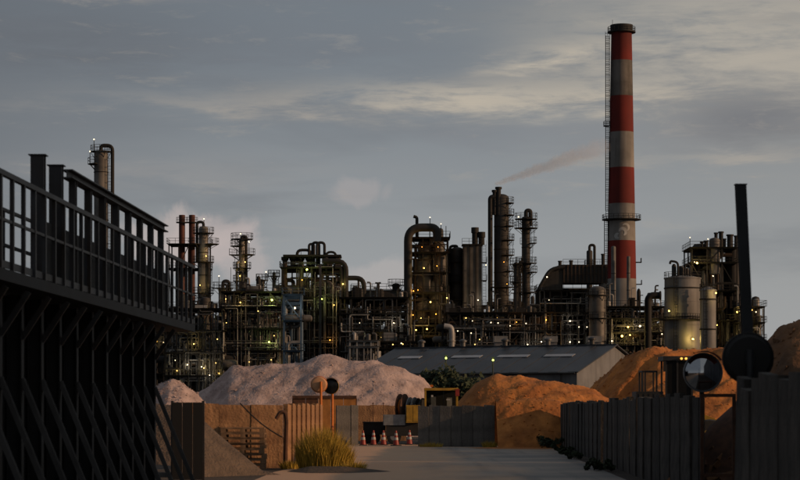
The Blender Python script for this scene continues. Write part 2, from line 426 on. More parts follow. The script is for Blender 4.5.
heap('gravel_heap', 'big pale pinkish gravel heap behind the stained concrete walls', 'pale_gravel',
     [(150, 418), (178, 404), (212, 382), (232, 368), (262, 364), (300, 363), (320, 358), (352, 359), (382, 360), (405, 366), (424, 378), (436, 392), (452, 412)], 145, 11, 10, 2.2)
heap('gravel_heap', 'small low pinkish gravel heap by the far end of the steel barrier', 'pale_gravel',
     [(140, 405), (158, 388), (172, 382), (184, 384), (198, 394), (212, 408)], 135, 5, 5, 8.1, nx=60, ny=40)
heap('sand_heap', 'rounded orange sand heap spilling forward between two concrete walls', 'orange_sand',
     [(438, 416), (455, 405), (476, 384), (496, 376), (520, 374), (548, 380), (572, 384), (592, 388), (620, 404), (640, 418)], 112, 12, 6, 5.3, tan=.55, rough=.2)
heap('sand_heap', 'steep orange sand face filling the opening between the grey panel wall and the plank wall', 'orange_sand',
     [(493, 401), (505, 398), (530, 397), (548, 399), (560, 401)], 100.4, 3.0, 6, 3.9, tan=1.1, rough=.16, nx=70, ny=60, soft=.6, xlim=(PX(495.5, 100.4), 7.55), rill=.18, clods=120)
heap('sand_heap', 'large orange sand heap with rain gullies behind the dark loader', 'orange_sand',
     [(560, 412), (590, 388), (612, 366), (634, 352), (652, 347), (690, 346), (720, 345), (760, 352), (800, 372), (840, 402)], 121, 9, 8, 11.7, tan=.62, rough=.2, rill=.45)
heap('soil_heap', 'dark brown soil mound behind the tall dark post', 'brown_soil',
     [(738, 395), (752, 370), (766, 345), (780, 328), (800, 319), (840, 312), (900, 330), (980, 400)], 62, 4.5, 5, 14.2, tan=.8, rough=.35, soft=.6)
heap('gravel_heap', 'grey brown gravel sloping down beside the wooden pallets', 'grey_gravel',
     [(150, 402), (180, 404), (203, 420), (238, 450), (262, 470), (282, 486)], 57.5, 2.2, 2.2, 21.3, tan=.8, rough=.07, nx=80, ny=50, soft=.3, rill=.05, clods=0)
heap('soil_patch', 'low mound of loose dark earth around the dry yellow shrub', 'earth',
     [(286, 473), (310, 466), (345, 466), (372, 469), (392, 474)], 60.5, 1.6, 4, 30.1, tan=.12, rough=.12, nx=60, ny=30, soft=.5, cat='soil', rill=.03, clods=0)

# ---------------------------------------------------------------- left steel barrier
def barrier():
    UX = .036
    def L(D, C_, z): return Vector((UX * D - C_, D, z))
    root = thing('steel_barrier', 'long dark steel barrier with raking braces, raised walkway and guard rail', 'barrier', (UX * 36 - 6.9, 36, 0))
    D = 22.5; posts = []
    while D < 47.5: posts.append(D); D += 1.5
    for d in posts:
        p = L(d, 6.9, 0)
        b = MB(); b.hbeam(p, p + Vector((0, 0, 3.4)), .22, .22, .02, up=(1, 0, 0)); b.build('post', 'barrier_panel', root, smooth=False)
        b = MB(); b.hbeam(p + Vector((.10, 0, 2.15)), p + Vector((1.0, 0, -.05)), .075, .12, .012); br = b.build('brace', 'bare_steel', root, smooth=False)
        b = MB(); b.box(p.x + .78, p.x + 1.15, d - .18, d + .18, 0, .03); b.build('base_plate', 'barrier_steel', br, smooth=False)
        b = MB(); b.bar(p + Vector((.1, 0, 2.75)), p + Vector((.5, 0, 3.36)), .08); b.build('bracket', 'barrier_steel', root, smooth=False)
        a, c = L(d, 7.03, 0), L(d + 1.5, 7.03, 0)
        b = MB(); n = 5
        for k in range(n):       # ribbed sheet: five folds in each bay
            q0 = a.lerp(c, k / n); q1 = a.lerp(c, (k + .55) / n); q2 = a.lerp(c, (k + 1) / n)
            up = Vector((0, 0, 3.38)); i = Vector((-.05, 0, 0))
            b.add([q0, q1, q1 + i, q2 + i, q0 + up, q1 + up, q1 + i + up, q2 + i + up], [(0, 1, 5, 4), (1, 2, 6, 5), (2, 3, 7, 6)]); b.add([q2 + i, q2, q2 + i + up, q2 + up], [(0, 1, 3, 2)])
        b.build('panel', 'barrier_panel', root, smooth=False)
    # walkway
    e0, e1 = 22.5, 49.6
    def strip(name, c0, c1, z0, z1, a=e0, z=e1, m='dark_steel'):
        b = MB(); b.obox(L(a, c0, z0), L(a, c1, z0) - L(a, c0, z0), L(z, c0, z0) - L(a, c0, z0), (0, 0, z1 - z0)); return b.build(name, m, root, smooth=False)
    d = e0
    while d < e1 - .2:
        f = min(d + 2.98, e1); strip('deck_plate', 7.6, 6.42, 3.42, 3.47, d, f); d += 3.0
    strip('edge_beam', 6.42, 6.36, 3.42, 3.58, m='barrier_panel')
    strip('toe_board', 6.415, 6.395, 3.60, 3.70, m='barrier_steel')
    # guard rail: stanchions and rails
    for z, t in ((4.86, .07), (4.24, .04)):
        b = MB(); b.bar(L(e0, 6.39, z), L(e1, 6.39, z), t); b.build('guard_rail', 'bare_steel' if z > 4.8 else 'barrier_steel', root, smooth=False)
    d = e0 + .35; k = 0
    while d < e1:
        b = MB(); b.bar(L(d, 6.39, 3.56), L(d, 6.39, 4.83), .055, .085); b.build('stanchion', 'barrier_steel', root, smooth=False)
        d += .75; k += 1
    # tall screen posts and the beam on top of them
    d = 33.1; i = 0
    while d < 46.5:
        top = 5.47 if i < 2 else 5.38
        b = MB(); p = L(d, 6.58, 3.47); b.hbeam(p, p + Vector((0, 0, top - 3.47)), .20 if i < 2 else .11, .2, .03, up=(0, 1, 0)); b.build('screen_post', 'barrier_steel', root, smooth=False)
        a, c = L(d + .13, 6.62, 3.6), L(d + 1.17, 6.62, 3.6)
        b = MB(); b.obox(a, c - a, (.02, 0, 0), (0, 0, .95)); b.build('kick_panel', 'barrier_panel', root, smooth=False)
        b = MB(); b.box(p.x - .09, p.x + .09, d - .11, d + .11, 3.475, 3.49); b.build('foot_plate', 'barrier_steel', root, smooth=False)
        if i < 2:
            b = MB(); b.box(p.x - .13, p.x + .13, d - .13, d + .13, top, top + .015); b.build('cap_plate', 'barrier_steel', root, smooth=False)
        d += 1.41; i += 1
    b = MB(); b.hbeam(L(35.4, 6.58, 5.45), L(46.3, 6.58, 5.45), .18, .14, .02); b.build('top_beam', 'bare_steel', root, smooth=False)
    # second rail at the back of the walkway
    for z in (4.86, 4.3):
        b = MB(); b.bar(L(e0, 7.55, z), L(e1, 7.55, z), .05); b.build('guard_rail', 'barrier_steel', root, smooth=False)
    d = e0 + .7
    while d < e1:
        b = MB(); b.bar(L(d, 7.55, 3.47), L(d, 7.55, 4.84), .05); b.build('stanchion', 'barrier_steel', root, smooth=False); d += 1.5
barrier()

# ---------------------------------------------------------------- concrete walls
def planks(root, pts, w, t, h, m, rng, jit=.06, inset=.05, gap=.012, tilt=0., name='plank', z0=-.1):
    """upright planks along a polyline, sharing three meshes"""
    meshes = []
    for k in range(4):
        b = MB(); c = rng.uniform(.0, .05)
        ww = w - gap
        prof = [(-ww / 2, 0), (ww / 2, 0), (ww / 2, t), (-ww / 2, t)]
        hh = h + (k - 1.5) * jit
        b.add([(x, y, 0) for x, y in prof] + [(x, y, hh - (c if x > 0 else 0)) for x, y in prof] , [(3, 2, 1, 0), (4, 5, 6, 7), (0, 1, 5, 4), (1, 2, 6, 5), (2, 3, 7, 6), (3, 0, 4, 7)])
        me = bpy.data.meshes.new(name); me.from_pydata(b.v, [], b.f); me.materials.append(MATS[m]); meshes.append(me)
    i = 0; rest = 0.
    for a, c in zip(pts[:-1], pts[1:]):
        a, c = Vector((*a, 0)), Vector((*c, 0)); d = c - a; Ln = d.length; u = d / Ln; nrm = Vector((u.y, -u.x, 0)); s = w / 2
        while s < Ln:
            o = bpy.data.objects.new(name, meshes[rng.randrange(4)]); C.objects.link(o); o.parent = root
            p = a + u * s - nrm * (inset if i % 2 else 0) - nrm * rng.uniform(0, .015)
            o.location = p - root.location + Vector((0, 0, z0))
            o.rotation_euler = (rng.gauss(0, tilt), rng.gauss(0, tilt), math.atan2(u.y, u.x))
            s += w; i += 1
rg = random.Random(4)
w = thing('plank_wall', 'long dark wall of upright concrete planks along the road edge', 'wall', (6.3, 70, 0))
planks(w, [(7.15, 99.2), (6.35, 70), (5.5, 41.2)], 1.15, .12, 2.08, 'dark_concrete', rg, jit=.035, tilt=.006, inset=.03, gap=.02)
w = thing('plank_wall', 'dark plank wall section below the tall leaning post', 'wall', (3.9, 22, 0))
planks(w, [(3.98, 26.6), (3.55, 19.5), (3.2, 11)], .95, .12, 2.12, 'dark_concrete', rg, jit=.05, tilt=.008, inset=.03, gap=.02)
# grey panel wall in the middle
w = thing('panel_wall', 'grey ribbed concrete panel wall beside the yellow truck', 'wall', (PX(456, 100), 100, 0))
planks(w, [(PX(495, 100), 100.0), (PX(418, 100), 100.6)][::-1], .50, .14, 1.98, 'concrete', rg, jit=.012, inset=.03)
w = thing('panel_wall', 'short dark grey panel wall beside the orange mirror poles', 'wall', (PX(348, 105), 105, 0))
planks(w, [(PX(337, 105), 104.8), (PX(360, 105), 105.2)], .36, .14, 1.98, 'concrete', rg, jit=.012, inset=.03)
w = thing('panel_wall', 'weathered tan concrete wall behind the traffic cones', 'wall', (PX(380, 119), 119, 0))
planks(w, [(PX(352, 119), 119), (PX(408, 119), 119.4)], .98, .16, 2.02, 'lit_stained_concrete', rg, jit=.02, inset=.01)
w = thing('slab_wall', 'wide stained concrete slab wall tinted with warm light behind the pallets', 'wall', (PX(240, 64), 64, 0))
planks(w, [(PX(188, 64), 63.6), (PX(286, 64), 64.2)], .93, .16, 1.96, 'lit_stained_concrete', rg, jit=.02, inset=.02, name='slab')
w = thing('slab_wall', 'light tan concrete planks behind the dry yellow shrub', 'wall', (PX(304, 66), 66, 0))
planks(w, [(PX(288, 64.4), 64.5), (PX(322, 69), 69.5)], .34, .14, 1.96, 'lit_stained_concrete', rg, jit=.015, inset=.05)
# red-capped orange panel behind the mirror poles
w = thing('steel_hoarding', 'low orange hoarding with dark red cap behind the mirror poles', 'hoarding', (PX(324, 108), 108, 0))
x0, x1 = PX(293, 108), PX(356, 108); zc = PZ(395.5, 108); HD = 108.
for k in range(5):
    b = MB(); xa = x0 + (x1 - x0) * k / 5; b.box(xa + .01, xa + (x1 - x0) / 5 - .01, HD, HD + .05, .05, zc - .14); b.build('panel', 'ochre_paint' if k > 1 else 'rust', w, smooth=False)
b = MB(); b.box(x0 - .03, x1 + .03, HD - .05, HD + .1, zc - .14, zc); b.build('cap_rail', 'rust', w, smooth=False)
for k in range(3):
    b = MB(); xa = x0 + (x1 - x0) * k / 2; b.box(xa - .04, xa + .04, HD + .06, HD + .14, 0, zc - .14); b.build('post', 'rust', w, smooth=False)
# dark sheet screen by the barrier end
w = thing('sheet_screen', 'dark sheet screen in front of the grey brown gravel', 'screen', (PX(190, 53), 53, 0))
x0, x1 = PX(172, 53), PX(203, 53); n = 8
for k in range(3):
    b = MB(); xa, xb = x0 + (x1 - x0) * k / 3, x0 + (x1 - x0) * (k + 1) / 3
    b.box(xa + .004, xb - .004, 52.98, 53.0, .02, 1.86); b.build('sheet', 'pipe_black', w, smooth=False)
for xa in (x0, x1):
    b = MB(); b.box(xa - .03, xa + .03, 53.02, 53.1, 0, 1.9); b.build('post', 'barrier_steel', w, smooth=False)

# ---------------------------------------------------------------- gate frame and rubble at the gap
w = thing('gate_frame', 'narrow rusty gate frame in the gap of the dark plank wall', 'gate', (PX(717, 40), 40, 0))
xa, xb = PX(702, 40), PX(734, 40); zt, zb = PZ(397, 40), PZ(475, 40)
for x in (xa, xb):
    b = MB(); b.box(x - .03, x + .03, 39.97, 40.03, 0, zt); b.build('post', 'rust', w, smooth=False)
for z in (zb, zt + .03):
    b = MB(); b.box(xa - .03, xb + .03, 39.965, 40.035, z - .03, z + .03); b.build('rail', 'rust', w, smooth=False)
rg = random.Random(12)
w = thing('rubble_heap', 'heap of dark reddish brick rubble behind the rusty gate frame', 'rubble', (7.6, 47, 0))
b = MB(); b.lathe([(1.9, -.1), (1.5, .7), (1.05, 1.35), (.6, 1.75), (.15, 1.9)], (7.6, 47), 18); b.build('rubble_core', 'rust', w)
for k in range(220):
    a = rg.uniform(math.pi * .95, 1.75 * math.pi); h = rg.uniform(0, 1.85); rr = 1.98 - h * .92
    c = Vector((7.6 + rr * math.cos(a), 47 + rr * math.sin(a), h)); s = rg.uniform(.07, .17)
    u = Vector((rg.gauss(0, 1), rg.gauss(0, 1), rg.gauss(0, .5))).normalized(); v = u.orthogonal().normalized(); q = u.cross(v)
    b = MB(); b.obox(c - u * s - v * s * .5 - q * s * .4, u * s * 2, v * s, q * s * .8); b.build('brick', 'rust' if rg.random() < .4 else 'brown_soil', w, smooth=False)

# ---------------------------------------------------------------- mirrors and posts
def road_mirror(label, x, y, zc, r, facing, pole_m, face_m='mirror_face', rim_m='orange_paint', hood=True, group=None, bands=False, polex=0., hood_m=None):
    w = thing('road_mirror', label, 'mirror', (x, y, 0), group)
    s = -1 if facing else 1       # facing the camera -> bulge towards -Y
    prof = [(max(.002, r * k / 8), s * (.22 * r) * (1 - (k / 8) ** 2)) for k in range(0, 9)]
    b = MB(); b.lathe(prof, axis='y', o=(x, y, zc), n=28); b.build('mirror_face', face_m, w)
    b = MB(); b.lathe([(r * 1.0, -.03), (r * 1.05, -.02), (r * 1.05, .03), (r * 1.0, .03)], axis='y', o=(x, y, zc), n=28, closed=True); b.build('rim', rim_m, w)
    b = MB(); b.lathe([(r * 1.0, -s * .02), (r * .85, -s * .09), (r * .3, -s * .12), (.01, -s * .12)], axis='y', o=(x, y, zc), n=24); b.build('back_shell', 'orange_faded' if not facing else 'dark_steel', w)
    yb = y - s * .17
    b = MB(); b.box(x - .05 + polex, x + .05 + polex, min(yb, y - s * .1), max(yb, y - s * .1), zc - .07, zc + .07); b.build('bracket', 'dark_steel', w, smooth=False)
    b = MB(); b.tube([(x + polex, yb, -.02), (x + polex, yb, zc + .1)], .045, 12); po = b.build('pole', pole_m, w)
    if bands:
        for z in (.95, 1.05):
            b = MB(); b.lathe([(.046, z), (.052, z), (.052, z + .07), (.046, z + .07)], (x + polex, yb), 12, closed=True); b.build('band', 'red_paint', po)
    if hood:
        b = MB(); n = 12; vs = []
        for k in range(n + 1):
            a = R(35 + 110 * k / n); ca, sa = math.cos(a), math.sin(a)
            vs += [(x + r * 1.1 * ca, y, zc + r * 1.1 * sa), (x + r * 1.14 * ca, y + s * .2, zc + r * 1.14 * sa)]
        b.add(vs, [(2 * k, 2 * k + 1, 2 * k + 3, 2 * k + 2) for k in range(n)]); b.build('hood', hood_m or rim_m, w)
    return w
road_mirror('faded orange backed road mirror on an orange pole', PX(319, 75), 75, PZ(384.5, 75), .27, False, 'orange_paint', hood=True, bands=True, polex=.07)
road_mirror('dark faced road mirror on an orange pole behind its faded orange neighbour', PX(331, 77), 77, PZ(386, 77), .27, True, 'orange_paint', face_m='glass_dark', rim_m='yellow_paint', hood=True, bands=True, polex=.04)
road_mirror('bright convex road mirror with orange rim above the dark plank wall', PX(703, 40.6), 40.6, PZ(372.5, 40.6), .345, True, 'dark_steel', rim_m='grey_paint', hood=True, hood_m='red_paint')
road_mirror('black backed round road mirror beside the tall leaning post', PX(748, 27.5), 27.5, PZ(358, 27.5), .305, False, 'dark_steel', rim_m='rubber', hood=False)
for o in list(bpy.data.objects):
    if o.name.startswith('back_shell') and o.parent and 'black backed' in o.parent.get('label', ''):
        o.data.materials[0] = MATS['pipe_black']
w = thing('leaning_post', 'tall dark steel post leaning above the plank wall', 'post', (PX(752, 30), 30, 0))
top, bot = Vector((PX(740.5, 30), 30, PZ(185, 30))), Vector((PX(757, 30), 30, -.1))
b = MB(); b.hbeam(bot, top, .14, .13, .014, up=(0, 1, 0)); b.build('shaft', 'dark_steel', w, smooth=False)
b = MB(); b.box(top.x - .08, top.x + .08, 29.93, 30.07, top.z - .002, top.z + .012); b.build('cap_plate', 'dark_steel', w, smooth=False)

# ---------------------------------------------------------------- pallets, bent pipe, cable, cones
pal = thing('pallet', 'grey wooden pallet in the stack against the stained slab wall', 'pallet', (PX(244, 62.8), 62.8, 0), 'stacked pallets')
PW, PD = 1.22, .9
def pallet_parts(root):
    o = root.location
    for k in range(3):
        y = o.y - PD / 2 + .05 + k * (PD - .1) / 2
        b = MB(); b.box(o.x - PW / 2, o.x + PW / 2, y - .05, y + .05, o.z, o.z + .02); b.build('base_board', 'wood', root, smooth=False)
        for i in range(3):
            x = o.x - PW / 2 + .07 + i * (PW - .14) / 2
            b = MB(); b.box(x - .07, x + .07, y - .048, y + .048, o.z + .022, o.z + .10); b.build('block', 'wood', root, smooth=False)
    for k in range(6):
        y = o.y - PD / 2 + .06 + k * (PD - .12) / 5
        b = MB(); b.box(o.x - PW / 2, o.x + PW / 2, y - .055, y + .055, o.z + .102, o.z + .145); b.build('deck_board', 'wood', root, smooth=False)
pallet_parts(pal)
rg = random.Random(5)
for k in range(1, 8):
    c = copy_tree(pal); c.location = pal.location + Vector((rg.uniform(-.04, .04), rg.uniform(-.03, .03), .148 * k)); c.rotation_euler.z = rg.uniform(-.03, .03)
    if k == 7: c['label'] = 'topmost wooden pallet of the stack against the stained slab wall'
pal['label'] = 'grey wooden pallet below the top of the stack by the slab wall'
for o in bpy.data.objects:
    if o.name.startswith('pallet.') and o.parent is None and not o['label'].startswith('topmost'): o['label'] = pal['label']

p = lambda px, py, D=63.3: P(px, py, D)
b = MB(); b.tube(bend([p(276, 419), p(280, 412), p(285, 412), p(286.5, 420), p(286, 440), p(285, 471)], .2, 5), .055, 8)
tag(b.build('bent_pipe', 'rust', loc=p(285, 469)), 'rusty bent pipe standing against the stained slab wall', 'pipe')
pts = [p(240 + 42 * t, 403 + 34 * t + 3.2 * math.sin(t * math.pi) , 63.2) for t in [k / 14 for k in range(15)]]
b = MB(); b.tube(pts, .022, 6); tag(b.build('slack_cable', 'rubber', loc=p(282, 437)), 'slack black cable hanging across the stained slab wall', 'cable')
for k, px in enumerate((373, 383.5)):
    b = MB(); q = P(px, 440, 117.5); b.tube([(q.x, q.y, 0), (q.x, q.y, PZ(402.5, 117.5))], .022, 6); b.tube([(q.x - .06, q.y, 2.), (q.x + .06, q.y, 2.)], .018, 6)
    tag(b.build('steel_stake', 'rust', loc=(q.x, q.y, 0)), 'thin rusty steel stake by the tan wall behind the traffic cones', 'stake', 'steel stakes')

cone = thing('traffic_cone', 'x', 'cone', (0, 0, 0), 'traffic cones by the truck')
b = MB(); b.box(-.19, .19, -.19, .19, 0, .04); b.build('base', 'rubber', cone, smooth=False)
def frus(z0, z1, e=0.): return [(.15 - .165 * (z0 / .72) * .72 + e, z0), (.15 - .165 * (z1 / .72) * .72 + e, z1)]
b = MB(); b.lathe(frus(.04, .70), n=18); bd = b.build('body', 'red_paint', cone)
for z0, z1 in ((.26, .38), (.48, .58)):
    b = MB(); b.lathe(frus(z0, z1, .004), n=18); b.build('white_band', 'white_paint', bd)
cl = ['traffic cone beside the short dark grey panel wall', 'traffic cone between its neighbours in front of the dark truck bed', None, 'traffic cone below the white bed side of the truck', 'traffic cone in the shade beside the yellow cabinet of the truck']
for k, (px, D) in enumerate(((363, 104), (373.5, 104.5), (383.5, 104.5), (396, 103.2), (409.5, 106))):
    c = cone if k == 0 else copy_tree(cone)
    c.location = (PX(px, D), D, .004); c['label'] = cl[k] or cl[1]; c.rotation_euler.z = k * .7

# ---------------------------------------------------------------- truck with cable drums
TD = 108.0
t = thing('utility_truck', 'small yellow utility truck half hidden by the grey panel wall', 'truck', (PX(420, TD), TD, 0))
X = lambda px: PX(px, TD); Z = lambda py: PZ(py, TD)
bx = lambda n, m, *a, par=t: MB().box(*a).build(n, m, par, smooth=False)
gm = mat('cab_glass', (.5, .55, .55), .05, var=.05); gm.node_tree.nodes['Principled BSDF'].inputs['Transmission Weight'].default_value = 1.; gm.node_tree.nodes['Principled BSDF'].inputs['IOR'].default_value = 1.05
bx('chassis', 'dark_steel', X(386), X(456), TD - .3, TD + .3, .42, .58)
bed = bx('bed_floor', 'dark_steel', X(384), X(424), TD - .75, TD + .75, .96, 1.04)
bx('side_skirt', 'rubber', X(386), X(424), TD - .74, TD - .7, .4, .955)
bx('bed_side', 'grey_paint', X(384), X(405), TD - .79, TD - .752, Z(425), Z(414.5))
bx('bed_side', 'grey_paint', X(384), X(424), TD + .752, TD + .79, Z(425), Z(414.5))
bx('tail_board', 'grey_paint', X(383.2), X(384), TD - .75, TD + .75, Z(425), Z(414.5))
cb = bx('cabinet', 'yellow_paint', X(406), X(420), TD - .95, TD - .45, Z(422.5), Z(405))
for k in range(2): bx('door_panel', 'yellow_paint', X(406.6 + 6.6 * k), X(412.4 + 6.6 * k), TD - .965, TD - .952, Z(421.5), Z(406), par=cb)
cab = bx('cab_body', 'yellow_paint', X(424.5), X(458), TD - .72, TD + .72, .55, Z(406.5))
bx('seat_back', 'white_paint', X(447), X(452), TD + .1, TD + .25, Z(406.5), Z(397.5))
bx('seat_back', 'grey_paint', X(431), X(436), TD + .1, TD + .25, Z(406.5), Z(396.5))
bx('roof', 'yellow_paint', X(424.2), X(458), TD - .74, TD + .74, Z(390.5), Z(388))
for px in (424.5, 456): 
    for dy in (-.72, .64): bx('pillar', 'yellow_paint', X(px), X(px + 1.7), TD + dy, TD + dy + .08, Z(406.5), Z(390.5))
bx('pillar', 'rubber', X(443), X(443.6), TD - .68, TD - .66, Z(406.5), Z(390.5))
bx('rear_wall', 'rubber', X(426.4), X(456), TD + .5, TD + .54, Z(406.5), Z(390.5))
bx('window_pane', 'cab_glass', X(426.4), X(443), TD - .70, TD - .69, Z(406.5), Z(390.5))
bx('window_pane', 'cab_glass', X(443.6), X(456), TD - .70, TD - .69, Z(406.5), Z(390.5))
bx('window_sticker', 'white_paint', X(431), X(433), TD - .715, TD - .71, Z(397), Z(395))
bx('window_sticker', 'white_paint', X(446), X(450), TD - .715, TD - .71, Z(400.2), Z(399))
bx('marker_lamp', 'red_paint', X(455), X(459), TD - .84, TD - .742, Z(396), Z(389))
bx('marker_lamp', 'orange_paint', X(430), X(433), TD - .5, TD - .3, Z(387), Z(384.8))
for px in (394, 446):
    for y in (TD - .62, TD + .62):
        b = MB(); b.lathe([(.01, -.1), (.22, -.1), (.34, -.08), (.36, 0), (.34, .08), (.22, .1), (.01, .1)], axis='y', o=(X(px), y, .362), n=20); wh = b.build('wheel', 'rubber', t)
        b = MB(); b.lathe([(.01, -.115), (.18, -.105), (.19, -.085)], axis='y', o=(X(px), y, .362), n=16); b.build('rim', 'grey_paint', wh)
for k, (px, m, r, lab) in enumerate(((402.5, 'rust', .70, 'large rust red cable drum standing at the back of the truck bed'), (412.5, 'grey_paint', .62, 'grey cable drum in the middle of the truck bed'), (420.5, 'dark_steel', .60, 'dark cable drum next to the yellow truck cab'))):
    xx = X(px); w = thing('cable_drum', lab, 'cable drum', (xx, TD + .05, 1.04), 'cable drums on the truck')
    zc = 1.045 + r
    for d in (-.12, .12):
        b = MB(); b.lathe([(.06, d - .02), (r, d - .02), (r, d + .02), (.06, d + .02)], axis='x', o=(xx, TD + .05, zc), n=26, closed=True); b.build('flange', m, w)
    b = MB(); b.lathe([(r * .62, -.098), (r * .62, .098)], axis='x', o=(xx, TD + .05, zc), n=20); b.build('wound_cable', 'rubber' if k else 'orange_paint', w)
    w.rotation_euler.z = -.35

w = thing('flat_trailer', 'low black flat trailer standing behind the row of traffic cones', 'trailer', (PX(374, 109.5), 109.5, 0))
ta, tb = PX(363, 109.5), PX(386, 109.5)
for k in range(5):
    b = MB(); b.box(ta, tb, 108.7 + .33 * k, 109.01 + .33 * k, 1.0, 1.08); b.build('deck_plank', 'rubber', w, smooth=False)
b = MB(); b.box(ta + .02, tb - .02, 108.72, 108.8, .45, .995); b.build('side_skirt', 'rubber', w, smooth=False)
b = MB(); b.box(ta + .02, tb - .02, 110.2, 110.28, .45, .995); b.build('side_skirt', 'rubber', w, smooth=False)
for px in (368, 374.5):
    for y in (108.95, 110.0):
        b = MB(); b.lathe([(.01, -.1), (.2, -.1), (.29, -.08), (.3, 0), (.29, .08), (.2, .1), (.01, .1)], axis='y', o=(PX(px, 109.5), y, .302), n=18); b.build('wheel', 'rubber', w)
# ---------------------------------------------------------------- wheel loader behind the plank wall
LD = 76.0
X = lambda px: PX(px, LD); Z = lambda py: PZ(py, LD)
t = thing('wheel_loader', 'dark wheel loader with tall cab behind the plank wall', 'loader', (X(668), LD, 0))
bx = lambda n, m, *a, par=t: MB().box(*a).build(n, m, par, smooth=False)
bx('rear_frame', 'yellow_paint', X(630), X(668), LD - .6, LD + .6, .7, 1.3)
hood = bx('engine_hood', 'dark_steel', X(634), X(661), LD - .65, LD + .65, 1.3, Z(391.5))
for k in range(4): bx('hood_louvre', 'rubber', X(637 + 5 * k), X(640 + 5 * k), LD - .665, LD - .652, 1.5, Z(394), par=hood)
b = MB()
for y in (LD - .5, LD + .5):
    for px in (641, 643.5, 655): b.bar((X(px), y, Z(391.5)), (X(px), y, Z(371.5)), .05)
    b.bar((X(641), y, Z(371.5)), (X(655), y, Z(371.5)), .05)
b.bar((X(641), LD - .5, Z(371.5)), (X(641), LD + .5, Z(371.5)), .05); b.bar((X(655), LD - .5, Z(371.5)), (X(655), LD + .5, Z(371.5)), .05)
b.build('guard_frame', 'dark_steel', t, smooth=False)
cabx = (X(663), X(690))
bx('cab_floor', 'dark_steel', cabx[0], cabx[1], LD - .7, LD + .7, 1.15, 1.45)
bx('cab_roof', 'dark_steel', X(660.5), X(692), LD - .78, LD + .78, Z(361), Z(356.5))
for px in (663, 674, 688.5):
    for y in (LD - .7, LD + .62): bx('cab_pillar', 'dark_steel', X(px), X(px + 1.8), y, y + .08, 1.45, Z(361))
for a, c in ((664.8, 674), (675.8, 688.5)): bx('cab_pane', 'glass_dark', X(a), X(c), LD - .66, LD - .65, 1.45, Z(361))
bx('side_mirror', 'rubber', X(660), X(662.6), LD - .95, LD - .9, Z(372), Z(362))
for px in (678.5, 683): 
    b = MB(); b.lathe([(.01, -.05), (.035, -.05), (.04, .05), (.01, .05)], axis='y', o=(X(px), LD - .83, Z(359)), n=12); b.build('work_lamp', 'lamp_orange', t)
bx('front_frame', 'yellow_paint', X(692), X(722), LD - .45, LD + .45, .7, 1.25)
for s in (-.4, .4):
    b = MB(); b.bar((X(694), LD + s, 1.5), (X(716), LD + s, 1.2), .14, .25); b.bar((X(716), LD + s, 1.2), (X(738), LD + s, .5), .14, .25); b.build('lift_arm', 'yellow_paint', t, smooth=False)
b = MB(); pr = [(0, .9), (-.3, .5), (-.3, .15), (0, .02), (.75, .02), (.75, .06), (.02, .1), (-.22, .2), (-.22, .5), (.05, .86)]
vs = [(X(738) + x, LD + y, z) for y in (-1.15, 1.15) for x, z in pr]; n = len(pr)
b.add(vs, [(i, (i + 1) % n, n + (i + 1) % n, n + i) for i in range(n)]); b.build('bucket', 'dark_steel', t, smooth=False)
for px in (646, 706):
    for y in (LD - .85, LD + .85):
        b = MB(); b.lathe([(.01, -.2), (.4, -.2), (.64, -.17), (.68, 0), (.64, .17), (.4, .2), (.01, .2)], axis='y', o=(X(px), y, .68), n=24); wh = b.build('wheel', 'rubber', t)
        b = MB(); b.lathe([(.01, -.23), (.3, -.22), (.36, -.19)], axis='y', o=(X(px), y, .68), n=16); b.build('rim', 'yellow_paint', wh)

# ---------------------------------------------------------------- plants
def blades(name, label, cx, cy, rx, ry, h, n, m, seed, wd=.012, cat='grass', lean=.35, group=None, z=0.):
    rg = random.Random(seed); b = MB()
    for k in range(n):
        a = rg.uniform(0, 2 * math.pi); q = math.sqrt(rg.random())
        x, y = cx + rx * q * math.cos(a), cy + ry * q * math.sin(a); hh = h * rg.uniform(.5, 1.) * (1.05 - .45 * q * q)
        d = Vector((math.cos(a) * q * lean + rg.gauss(0, .12), math.sin(a) * q * lean + rg.gauss(0, .12), 0)) * hh
        s = Vector((rg.gauss(0, 1), rg.gauss(0, 1), 0)).normalized() * wd * rg.uniform(.7, 1.4)
        p0 = Vector((x, y, z - .02)); p1 = p0 + d * .4 + Vector((0, 0, hh * .6)); p2 = p0 + d + Vector((0, 0, hh))
        b.add([p0 - s, p0 + s, p1 - s * .8, p1 + s * .8, p2], [(0, 1, 3, 2), (2, 3, 4)])
    return tag(b.build(name, m, loc=(cx, cy, z)), label, cat, group)
